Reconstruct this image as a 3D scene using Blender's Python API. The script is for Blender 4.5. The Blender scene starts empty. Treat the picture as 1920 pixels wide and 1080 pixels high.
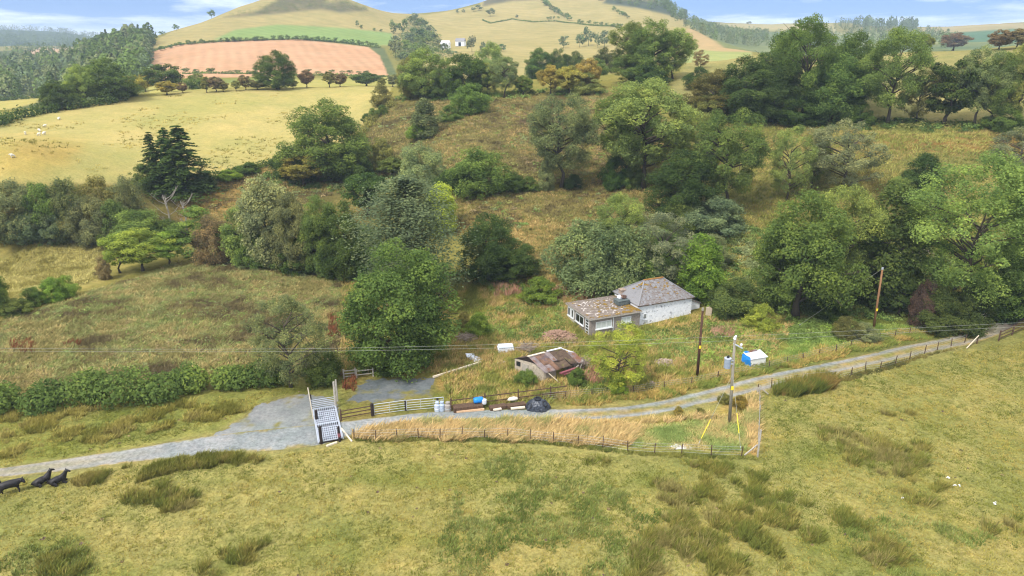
import bpy, bmesh, math, random
import numpy as np
from mathutils import Vector, Matrix, Euler
random.seed(7); RNG=np.random.default_rng(7)
SC=bpy.context.scene
COL=SC.collection
# ------------------------------------------------------------------ camera
PITCH=math.radians(19.0); FPX=1280.0; H=36.0
cam_d=bpy.data.cameras.new('camera'); cam=bpy.data.objects.new('camera',cam_d); COL.objects.link(cam)
cam.location=(0,0,H); cam.rotation_euler=(math.pi/2-PITCH,0,0)
cam_d.sensor_width=36.0; cam_d.lens=FPX/1920*36; cam_d.clip_start=0.5; cam_d.clip_end=20000
SC.camera=cam
# ------------------------------------------------------------------ sky
SUN_EL=math.radians(52); SUN_DIR=Vector((-0.50,-0.62,0)).normalized()   # horizontal direction towards the sun
W=bpy.data.worlds.new('World'); SC.world=W; W.use_nodes=True
wn=W.node_tree.nodes; wl=W.node_tree.links; wn.clear()
wout=wn.new('ShaderNodeOutputWorld'); bg=wn.new('ShaderNodeBackground'); bg.inputs[1].default_value=0.14
sky=wn.new('ShaderNodeTexSky'); sky.sky_type='NISHITA'; sky.sun_disc=False
sky.sun_elevation=SUN_EL; sky.sun_rotation=math.atan2(SUN_DIR.x,SUN_DIR.y); sky.altitude=150
sky.air_density=1.0; sky.dust_density=0.4; sky.ozone_density=2.0
tc=wn.new('ShaderNodeTexCoord'); mp=wn.new('ShaderNodeMapping'); mp.inputs['Scale'].default_value=(1,1,7)
nz=wn.new('ShaderNodeTexNoise'); nz.inputs['Scale'].default_value=4.2; nz.inputs['Detail'].default_value=7; nz.inputs['Roughness'].default_value=0.6
cr=wn.new('ShaderNodeValToRGB'); cr.color_ramp.elements[0].position=0.42; cr.color_ramp.elements[1].position=0.66
cr.color_ramp.elements[0].color=(0.06,0.06,0.06,1); cr.color_ramp.elements[1].color=(0.95,0.95,0.95,1)
# the cloud sheet is thicker over the left of the valley than over the hills on the right
sx=wn.new('ShaderNodeSeparateXYZ'); rmp=wn.new('ShaderNodeMapRange')
rmp.inputs['From Min'].default_value=-0.75; rmp.inputs['From Max'].default_value=0.10; rmp.inputs['To Min'].default_value=0.09; rmp.inputs['To Max'].default_value=-0.08
adn=wn.new('ShaderNodeMath'); adn.operation='ADD'
mx=wn.new('ShaderNodeMix'); mx.data_type='RGBA'; mx.inputs[7].default_value=(8.2,8.5,8.9,1)
wl.new(tc.outputs['Generated'],mp.inputs[0]); wl.new(mp.outputs[0],nz.inputs['Vector'])
wl.new(tc.outputs['Generated'],sx.inputs[0]); wl.new(sx.outputs[0],rmp.inputs[0])
# unseen cloud added overhead for soft fill; blue stays open above the hills
rz=wn.new('ShaderNodeMapRange'); rz.inputs['From Min'].default_value=0.10; rz.inputs['From Max'].default_value=0.42; rz.inputs['To Min'].default_value=0.0; rz.inputs['To Max'].default_value=0.42; ad2=wn.new('ShaderNodeMath'); ad2.operation='ADD'
wl.new(sx.outputs[2],rz.inputs[0]); wl.new(rz.outputs[0],ad2.inputs[1]); wl.new(nz.outputs[0],ad2.inputs[0])
wl.new(ad2.outputs[0],adn.inputs[0]); wl.new(rmp.outputs[0],adn.inputs[1]); wl.new(adn.outputs[0],cr.inputs[0])
smp=wn.new('ShaderNodeMapping'); smp.inputs['Location'].default_value=(0,0,0.22); wl.new(tc.outputs['Generated'],smp.inputs[0]); wl.new(smp.outputs[0],sky.inputs[0])
wl.new(cr.outputs[0],mx.inputs[0]); skt=wn.new('ShaderNodeMix'); skt.data_type='RGBA'; skt.blend_type='MULTIPLY'; skt.inputs[0].default_value=1; skt.inputs[7].default_value=(.62,.80,1.0,1); wl.new(sky.outputs[0],skt.inputs[6]); wl.new(skt.outputs[2],mx.inputs[6]); wl.new(mx.outputs[2],bg.inputs[0]); wl.new(bg.outputs[0],wout.inputs[0])
# ------------------------------------------------------------------ sun
sd=bpy.data.lights.new('sun','SUN'); sd.energy=2.6; sd.angle=math.radians(11); sd.color=(1.0,0.965,0.91)
so=bpy.data.objects.new('sun',sd); COL.objects.link(so)
sv=Vector((SUN_DIR.x*math.cos(SUN_EL),SUN_DIR.y*math.cos(SUN_EL),math.sin(SUN_EL)))
so.rotation_euler=sv.to_track_quat('Z','Y').to_euler()
SC.view_settings.view_transform='Standard'; SC.view_settings.look='None'; SC.view_settings.gamma=1.0
SC.view_settings.use_curve_mapping=False; SC.view_settings.exposure=0.49
SC.render.engine='CYCLES'; SC.cycles.max_bounces=5; SC.cycles.diffuse_bounces=3; SC.cycles.transmission_bounces=3; SC.cycles.volume_bounces=0
SC.cycles.use_denoising=True; SC.cycles.filter_width=1.15; SC.cycles.denoiser='OPENIMAGEDENOISE'; SC.cycles.denoising_input_passes='RGB_ALBEDO_NORMAL'; SC.cycles.denoising_prefilter='ACCURATE'
# ------------------------------------------------------------------ picture <-> place
CP,SP=math.cos(PITCH),math.sin(PITCH)
def ray_ae(px,py):
    u=np.asarray(px,float)-960; v=np.asarray(py,float)-540
    f=FPX*CP-v*SP; dn=v*CP+FPX*SP
    return np.arctan2(u,f), -dn/np.hypot(u,f)           # azimuth, tan(elevation)
def project(x,y,z):
    z=z-H; zc=y*CP-z*SP; up=y*SP+z*CP; zc=np.where(zc<0.1,0.1,zc)
    return 960+FPX*x/zc, 540-FPX*up/zc
def onz(px,py,z=0.0):
    a,t=ray_ae(px,py); d=(z-H)/t
    return Vector((float(d*math.sin(a)),float(d*math.cos(a)),z))
# ------------------------------------------------------------------ relief: (px, py, range in metres) or ('z', height) control points
CT=[]
def prof(px,*pts):
    for py,d in pts:
        x=px
        if isinstance(px,tuple): x=px[0]
        a,t=ray_ae(x,py)
        if isinstance(d,str): d=(float(d)-H)/t          # height given instead of range
        CT.append((float(a),math.log(d),float(t)))
for _px in (-500,-200,0,300,600,960,1300,1600,1900,2150,2450):
    for _d in (4,10,20,32,46,60,74): 
        a,_=ray_ae(_px,640); CT.append((float(a),math.log(_d),-H/_d))
prof(-350,(640,'0'),(450,'1'),(340,172),(290,215),(260,260),(250,300),(270,360),(205,600),(150,1000),(95,1600),(70,3000),(95,6000))
prof(0,(560,'0'),(450,'0.7'),(340,172),(260,218),(215,258),(206,280),(222,340),(190,500),(160,700),(128,1000),(95,1500),(62,3000),(56,3200),(95,7000))
prof(150,(640,'0'),(530,'0'),(450,'0.8'),(340,172),(260,215),(205,258),(190,280),(205,335),(168,520),(125,720),(108,900),(100,1100),(92,1500),(70,2900),(66,3100),(95,7000))
prof(240,(340,175),(185,275),(178,286),(186,330),(150,560),(88,800),(86,860),(100,1000),(96,1500),(78,3000),(98,7000))
prof(330,(600,'0'),(480,'0.5'),(400,'2.5'),(340,175),(260,215),(195,262),(175,284),(172,310),(168,345),(150,425),(138,520),(85,715),(62,845),(58,900),(70,1000),(90,1700),(96,4000),(98,7000))
prof(440,(165,288),(166,330),(148,425),(136,520),(77,715),(40,850),(17,960),(14,990),(60,1300),(90,3000))
prof(560,(600,'0'),(520,'0.3'),(430,'2.5'),(350,168),(260,210),(200,250),(166,284),(166,320),(148,425),(135,520),(75,715),(45,830),(0,960),(-22,1030),(-24,1060),(20,1500),(90,3500),(98,7000))
prof(660,(170,270),(163,284),(163,320),(147,425),(135,520),(80,715),(48,830),(8,960),(3,1000),(40,1400),(90,3500))
prof(720,(520,'0.4'),(450,'2'),(350,158),(260,195),(190,240),(164,275),(165,310),(150,425),(136,520),(92,680),(60,830),(24,1000),(22,1030),(60,1300),(95,3500))
prof(790,(180,232),(166,262),(170,300),(150,420),(128,520),(100,640),(60,860),(29,1080),(28,1130),(60,1600),(95,3500))
prof(850,(500,'1.5'),(420,'5'),(345,147),(260,172),(200,208),(170,240),(172,280),(140,430),(112,520),(90,640),(55,880),(26,1080),(24,1110),(60,1600),(95,3500))
prof(960,(580,'0.1'),(500,'2.5'),(450,'4.8'),(345,146),(240,180),(180,211),(158,236),(152,262),(162,300),(142,400),(112,520),(75,760),(35,980),(-4,1180),(-18,1240),(-15,1300),(40,1900),(95,4000),(98,7000))
prof(1100,(600,'0'),(500,'2.5'),(440,'4.5'),(345,146),(240,178),(175,208),(150,235),(142,262),(155,310),(120,450),(100,540),(60,800),(30,1000),(-5,1180),(-20,1240),(-16,1300),(40,1900),(95,4000))
prof(1215,(590,'0'),(500,'2.6'),(430,'5'),(345,146),(240,177),(160,212),(136,242),(132,265),(150,310),(105,470),(92,560),(60,760),(30,980),(0,1150),(-8,1220),(40,1800),(90,4000))
prof(1285,(240,176),(165,208),(125,248),(119,266),(140,310),(105,470),(90,560),(57,690),(52,720),(60,900),(42,1200),(46,1700),(90,4000))
prof(1345,(600,'0'),(500,'2.6'),(420,'6.3'),(345,145),(240,175),(160,209),(122,250),(115,268),(130,320),(104,470),(90,560),(76,600),(80,720),(88,850),(66,1300),(46,1900),(50,2200),(95,5000))
prof(1410,(240,175),(150,216),(112,262),(104,280),(125,330),(103,480),(97,560),(100,640),(92,900),(66,1300),(46,1900),(50,2200),(95,5000))
prof(1560,(590,'0.1'),(500,'2.7'),(420,'6.3'),(345,146),(235,180),(160,212),(118,260),(106,284),(120,330),(110,500),(95,800),(62,1400),(46,1900),(50,2200),(95,5000))
prof(1720,(590,'0.2'),(500,'2.7'),(420,'6.3'),(345,148),(238,181),(160,216),(108,270),(97,292),(110,330),(100,600),(84,1000),(56,1700),(51,1900),(56,2200),(95,5000))
prof(1900,(590,'0.5'),(500,'2.7'),(420,'6.3'),(345,151),(243,184),(160,222),(95,282),(86,300),(100,350),(95,700),(80,1000),(54,1600),(46,1850),(52,2200),(95,5000))
prof(2250,(590,'0.5'),(500,'2.7'),(420,'6.3'),(345,158),(243,190),(160,232),(95,290),(86,310),(100,360),(85,1000),(46,1850),(52,2200),(95,5000))
CT=np.array(CT)
NA,ND=1000,940
AZ=np.linspace(math.radians(-68),math.radians(68),NA); LD=np.linspace(math.log(6),math.log(9000),ND)
def fit_relief():
    S=2.2
    P=np.stack([CT[:,0]*S,CT[:,1]],1); n=len(P)
    def ker(A,B):
        r2=((A[:,None,:]-B[None,:,:])**2).sum(-1)+1e-12
        return 0.5*r2*np.log(r2)
    # the flat-ground trend -H/d is removed first so the spline only carries the hills
    y=CT[:,2]+H/np.exp(CT[:,1])
    M=np.zeros((n+3,n+3)); M[:n,:n]=ker(P,P)+np.eye(n)*6e-4; M[:n,n]=1; M[:n,n+1:]=P; M[n,:n]=1; M[n+1:,:n]=P.T
    w=np.linalg.solve(M,np.concatenate([y,[0,0,0]]))
    T=np.zeros((NA,ND))
    ga=np.clip(AZ,-.78,.78)*S
    for j in range(ND):
        Q=np.stack([ga,np.full(NA,LD[j])],1)
        T[:,j]=ker(Q,P)@w[:n]+w[n]+Q@w[n+1:]-H/np.exp(LD[j])
    return T
T=fit_relief()
# ------------------------------------------------------------------ numpy noise
def _h(ix,iy,s):
    n=(ix.astype(np.int64)*374761393+iy.astype(np.int64)*668265263+s*2246822519)&0xffffffff
    n=((n^(n>>13))*1274126177)&0xffffffff
    return ((n^(n>>16))&0xffff)/65535.0
def vnoise(x,y,s=0):
    x=np.asarray(x,float); y=np.asarray(y,float)
    ix=np.floor(x); iy=np.floor(y); fx=x-ix; fy=y-iy
    fx=fx*fx*(3-2*fx); fy=fy*fy*(3-2*fy)
    a=_h(ix,iy,s); b=_h(ix+1,iy,s); c=_h(ix,iy+1,s); d=_h(ix+1,iy+1,s)
    return (a*(1-fx)+b*fx)*(1-fy)+(c*(1-fx)+d*fx)*fy
def fbm(x,y,s=0,o=4):
    v=0;a=0.5;t=0
    for k in range(o):
        v=v+a*vnoise(x*2**k,y*2**k,s+17*k); t+=a; a*=0.55
    return v/t
# small natural swells on top (below half a metre near, larger on the far hills)
_D=np.exp(LD)[None,:]; _X=_D*np.sin(AZ)[:,None]; _Y=_D*np.cos(AZ)[:,None]
_sw=(fbm(_X/23,_Y/23,3)-0.5)*0.9*np.clip((_D-95)/60,0,1)*np.clip(1.0-(_D-260)/200,0.25,1)+(fbm(_X/160,_Y/160,5)-0.5)*16*np.clip((_D-520)/700,0,1)
T=T+_sw/_D
def bil(a,ld):
    fa=np.clip((a-AZ[0])/(AZ[1]-AZ[0]),0,NA-1.001); fd=np.clip((ld-LD[0])/(LD[1]-LD[0]),0,ND-1.001)
    i=fa.astype(int); j=fd.astype(int); fa=fa-i; fd=fd-j
    return (T[i,j]*(1-fa)+T[i+1,j]*fa)*(1-fd)+(T[i,j+1]*(1-fa)+T[i+1,j+1]*fa)*fd
def ground_z(x,y):
    x=np.asarray(x,float); y=np.asarray(y,float); d=np.maximum(np.hypot(x,y),6.0)
    return H+d*bil(np.arctan2(x,y),np.log(d))
_LF=np.linspace(math.log(20),math.log(6000),5000)
def at(px,py,d=None):
    """the place on the ground seen at a pixel of the photograph (1920 wide); d forces the range"""
    a,t=ray_ae(px,py); a=float(a); t=float(t)
    if d is None:
        e=bil(np.full(_LF.shape,a),_LF)
        k=np.nonzero(e>=t)[0]
        if len(k)==0: k=[int(np.argmax(e))]
        d=math.exp(_LF[k[0]])
    x=d*math.sin(a); y=d*math.cos(a)
    return Vector((x,y,float(ground_z(x,y))))
def height_to(p,py):
    """height in metres above p that reaches picture row py"""
    lo,hi=0.0,150.0
    for _ in range(40):
        m=(lo+hi)/2
        if project(p.x,p.y,p.z+m)[1]>py: lo=m
        else: hi=m
    return lo
def mpp(p):
    """metres per photograph pixel at p"""
    return (p.y*CP-(p.z-H)*SP)/FPX
# ------------------------------------------------------------------ scene helpers
def lin(c):
    c=np.asarray(c,float)/255
    return np.where(c<=0.04045,c/12.92,((c+0.055)/1.055)**2.4)
def rgba(c,k=1.0):
    l=lin(c)*k
    return (float(l[0]),float(l[1]),float(l[2]),1)
def tag(o,label=None,cat=None,group=None,kind=None):
    if label: o['label']=label
    if cat: o['category']=cat
    if group: o['group']=group
    if kind: o['kind']=kind
    return o
def thing(name,label,cat,loc=(0,0,0),rotz=0.0,group=None):
    o=bpy.data.objects.new(name,None); COL.objects.link(o); o.empty_display_size=0.3
    o.location=loc; o.rotation_euler=(0,0,rotz)
    return tag(o,label,cat,group)
def mesh_np(name,V,Fq,mat=None,attrs=None,smooth=False):
    me=bpy.data.meshes.new(name); V=np.asarray(V,np.float32); Fq=np.asarray(Fq,np.int32); k=Fq.shape[1]
    me.vertices.add(len(V)); me.vertices.foreach_set('co',V.ravel())
    me.loops.add(Fq.size); me.loops.foreach_set('vertex_index',Fq.ravel())
    me.polygons.add(len(Fq)); me.polygons.foreach_set('loop_start',np.arange(0,Fq.size,k,dtype=np.int32))
    if smooth: me.polygons.foreach_set('use_smooth',np.ones(len(Fq),bool))
    for an,(typ,arr) in (attrs or {}).items():
        at_=me.attributes.new(an,typ,'POINT')
        at_.data.foreach_set('color' if typ=='FLOAT_COLOR' else 'value',np.asarray(arr,np.float32).ravel())
    me.update(calc_edges=True); me.validate(clean_customdata=False)
    if mat: me.materials.append(mat)
    return me
def link(name,me,parent=None,loc=None):
    o=bpy.data.objects.new(name,me); COL.objects.link(o)
    if parent: o.parent=parent
    if loc is not None: o.location=loc
    return o
class MB:
    """collects boxes, beams, tubes and polygons into one mesh"""
    def __init__(s): s.v=[]; s.f=[]
    def add(s,vs,fs):
        b=len(s.v); s.v+=[tuple(v) for v in vs]; s.f+=[tuple(i+b for i in f) for f in fs]; return s
    def box(s,c,size,rz=0.0,ry=0.0,rx=0.0):
        m=Euler((rx,ry,rz)).to_matrix(); c=Vector(c)
        vs=[c+m@Vector((x*size[0]/2,y*size[1]/2,z*size[2]/2)) for x in(-1,1) for y in(-1,1) for z in(-1,1)]
        return s.add(vs,[(0,1,3,2),(4,6,7,5),(0,4,5,1),(2,3,7,6),(0,2,6,4),(1,5,7,3)])
    def beam(s,a,b,w,h):
        a=Vector(a); b=Vector(b); d=(b-a).normalized()
        up=Vector((0,0,1)) if abs(d.z)<0.95 else Vector((0,1,0))
        sd=d.cross(up).normalized(); u=sd.cross(d)
        vs=[p+sd*(i*w/2)+u*(j*h/2) for p in(a,b) for i in(-1,1) for j in(-1,1)]
        return s.add(vs,[(0,1,3,2),(4,6,7,5),(0,4,5,1),(2,3,7,6),(0,2,6,4),(1,5,7,3)])
    def tube(s,pts,rad,n=7,caps=True):
        pts=[Vector(p) for p in pts]; k=len(pts)
        if not hasattr(rad,'__len__'): rad=[rad]*k
        vs=[];fs=[]
        for i,p in enumerate(pts):
            d=(pts[min(i+1,k-1)]-pts[max(i-1,0)]).normalized()
            up=Vector((0,0,1)) if abs(d.z)<0.9 else Vector((1,0,0))
            a=d.cross(up).normalized(); b=a.cross(d)
            for q in range(n):
                t=2*math.pi*q/n; vs.append(p+(a*math.cos(t)+b*math.sin(t))*rad[i])
        for i in range(k-1):
            for q in range(n): fs.append((i*n+q,i*n+(q+1)%n,(i+1)*n+(q+1)%n,(i+1)*n+q))
        if caps: fs+= [tuple(range(n)),tuple(range((k-1)*n,k*n))[::-1]]
        return s.add(vs,fs)
    def poly(s,vs): return s.add(vs,[tuple(range(len(vs)))])
    def slab(s,vs,th):
        """closed slab under a polygon, th thick along its normal"""
        vs=[Vector(v) for v in vs]; n=(vs[1]-vs[0]).cross(vs[2]-vs[0]).normalized()*th; k=len(vs)
        lo=[v-n for v in vs]
        return s.add(vs+lo,[tuple(range(k)),tuple(range(2*k-1,k-1,-1))]+[(i,k+i,k+(i+1)%k,(i+1)%k) for i in range(k)])
    def mesh(s,name,mat,bevel=0.0,smooth=False):
        me=bpy.data.meshes.new(name); me.from_pydata(s.v,[],s.f)
        bm=bmesh.new(); bm.from_mesh(me)
        if bevel>0: bmesh.ops.bevel(bm,geom=list(bm.edges),offset=bevel,segments=1,affect='EDGES')
        bmesh.ops.recalc_face_normals(bm,faces=bm.faces); bm.to_mesh(me); bm.free()
        if smooth: me.polygons.foreach_set('use_smooth',[True]*len(me.polygons))
        me.materials.append(mat); return me
    def build(s,name,mat,parent=None,bevel=0.0,smooth=False,loc=None):
        return link(name,s.mesh(name,mat,bevel,smooth),parent,loc)
# ------------------------------------------------------------------ materials
def newmat(name):
    m=bpy.data.materials.new(name); m.use_nodes=True; nt=m.node_tree; nt.nodes.clear()
    return m,nt.nodes,nt.links
def noise_node(n,l,vec,scale,detail=4,rough=0.6):
    t=n.new('ShaderNodeTexNoise'); t.inputs['Scale'].default_value=scale; t.inputs['Detail'].default_value=detail; t.inputs['Roughness'].default_value=rough
    l.new(vec,t.inputs['Vector']); return t.outputs[0]
def ramp_node(n,l,fac,stops):
    r=n.new('ShaderNodeValToRGB'); e=r.color_ramp.elements
    while len(e)<len(stops): e.new(0.5)
    for q,(p,c) in zip(e,stops): q.position=p; q.color=c if hasattr(c,'__len__') else (c,c,c,1)
    l.new(fac,r.inputs[0]); return r.outputs[0]
def mul_node(n,l,a,b):
    m=n.new('ShaderNodeMix'); m.data_type='RGBA'; m.blend_type='MULTIPLY'; m.inputs[0].default_value=1
    l.new(a,m.inputs[6]); l.new(b,m.inputs[7]); return m.outputs[2]
def surf(name,c1,c2,scale=3.0,rough=0.8,c3=None,s3=1.0,t3=0.6,metal=0.0,bump=0.0,stretch=(1,1,1),spec=0.3):
    """weathered surface: two tones by noise, a third as patches"""
    m,n,l=newmat(name); out=n.new('ShaderNodeOutputMaterial'); p=n.new('ShaderNodeBsdfPrincipled')
    tcn=n.new('ShaderNodeTexCoord'); mpn=n.new('ShaderNodeMapping'); mpn.inputs['Scale'].default_value=stretch
    l.new(tcn.outputs['Object'],mpn.inputs[0]); v=mpn.outputs[0]
    f=noise_node(n,l,v,scale,5,0.65)
    c=ramp_node(n,l,f,[(0.35,rgba(c1)),(0.65,rgba(c2))])
    if c3 is not None:
        f3=noise_node(n,l,v,s3,5,0.7); k=ramp_node(n,l,f3,[(t3-0.04,0.0),(t3+0.05,1.0)])
        mxn=n.new('ShaderNodeMix'); mxn.data_type='RGBA'; l.new(k,mxn.inputs[0]); l.new(c,mxn.inputs[6]); mxn.inputs[7].default_value=rgba(c3); c=mxn.outputs[2]
    l.new(c,p.inputs['Base Color']); p.inputs['Roughness'].default_value=rough; p.inputs['Metallic'].default_value=metal
    p.inputs['Specular IOR Level'].default_value=spec
    if bump>0:
        b=n.new('ShaderNodeBump'); b.inputs['Strength'].default_value=bump; b.inputs['Distance'].default_value=0.05
        l.new(f,b.inputs['Height']); l.new(b.outputs[0],p.inputs['Normal'])
    l.new(p.outputs[0],out.inputs[0]); return m
def foliage_mat(name,trans=0.45):
    """leaf colour comes from the object's own colour, each leaf a little lighter or darker"""
    m,n,l=newmat(name); out=n.new('ShaderNodeOutputMaterial')
    oi=n.new('ShaderNodeObjectInfo'); a=n.new('ShaderNodeAttribute'); a.attribute_name='tone'
    r=ramp_node(n,l,a.outputs['Fac'],[(0.0,(0.42,0.50,0.56,1)),(0.5,(1.0,1.0,1.0,1)),(1.0,(2.0,1.75,1.35,1))])
    c=mul_node(n,l,oi.outputs['Color'],r)
    d=n.new('ShaderNodeBsdfDiffuse'); t=n.new('ShaderNodeBsdfTranslucent'); mxs=n.new('ShaderNodeMixShader'); mxs.inputs[0].default_value=trans
    l.new(c,d.inputs[0]); l.new(c,t.inputs[0]); l.new(d.outputs[0],mxs.inputs[1]); l.new(t.outputs[0],mxs.inputs[2])
    l.new(up_normal(n,l,.7,.45),d.inputs['Normal'])
    l.new(mxs.outputs[0],out.inputs[0]); return m
def up_normal(n,l,kn,ku):
    """leaves and blades scatter light as a canopy: shading normal leans upwards"""
    g=n.new('ShaderNodeNewGeometry'); s=n.new('ShaderNodeVectorMath'); s.operation='SCALE'; s.inputs['Scale'].default_value=kn; l.new(g.outputs['Normal'],s.inputs[0])
    ad=n.new('ShaderNodeVectorMath'); ad.operation='ADD'; ad.inputs[1].default_value=(0,0,ku); l.new(s.outputs[0],ad.inputs[0])
    nm=n.new('ShaderNodeVectorMath'); nm.operation='NORMALIZE'; l.new(ad.outputs[0],nm.inputs[0]); return nm.outputs[0]
def vcol_mat(name,trans=0.25):
    m,n,l=newmat(name); out=n.new('ShaderNodeOutputMaterial'); a=n.new('ShaderNodeAttribute'); a.attribute_name='Col'
    d=n.new('ShaderNodeBsdfDiffuse'); t=n.new('ShaderNodeBsdfTranslucent'); mxs=n.new('ShaderNodeMixShader'); mxs.inputs[0].default_value=trans
    l.new(a.outputs['Color'],d.inputs[0]); l.new(a.outputs['Color'],t.inputs[0]); l.new(d.outputs[0],mxs.inputs[1]); l.new(t.outputs[0],mxs.inputs[2])
    l.new(up_normal(n,l,.4,.8),d.inputs['Normal'])
    l.new(mxs.outputs[0],out.inputs[0]); return m
M_LEAF=foliage_mat('leaves'); M_BLADE=vcol_mat('grass_blades')
M_BARK=surf('bark',(62,54,44),(96,86,72),6,0.9,bump=0.6,stretch=(1,1,0.25))
M_BARK_PALE=surf('pale_bark',(128,118,104),(165,158,146),6,0.9,bump=0.4,stretch=(1,1,0.25))
# ================================================================== THE GROUND
KG=0.64
def inpoly_sd(px,py,poly):
    """signed distance in photograph pixels to a polygon, positive inside"""
    poly=np.asarray(poly,float); n=len(poly)
    ins=np.zeros(px.shape,bool); dd=np.full(px.shape,1e9)
    for i in range(n):
        x0,y0=poly[i]; x1,y1=poly[(i+1)%n]
        c=((y0>py)!=(y1>py))
        with np.errstate(divide='ignore',invalid='ignore'):
            ins^=c&(px<(x1-x0)*(py-y0)/(y1-y0+1e-12)+x0)
        ex,ey=x1-x0,y1-y0; L=ex*ex+ey*ey+1e-9
        t=np.clip(((px-x0)*ex+(py-y0)*ey)/L,0,1)
        dd=np.minimum(dd,np.hypot(px-x0-t*ex,py-y0-t*ey))
    return np.where(ins,dd,-dd)
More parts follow.
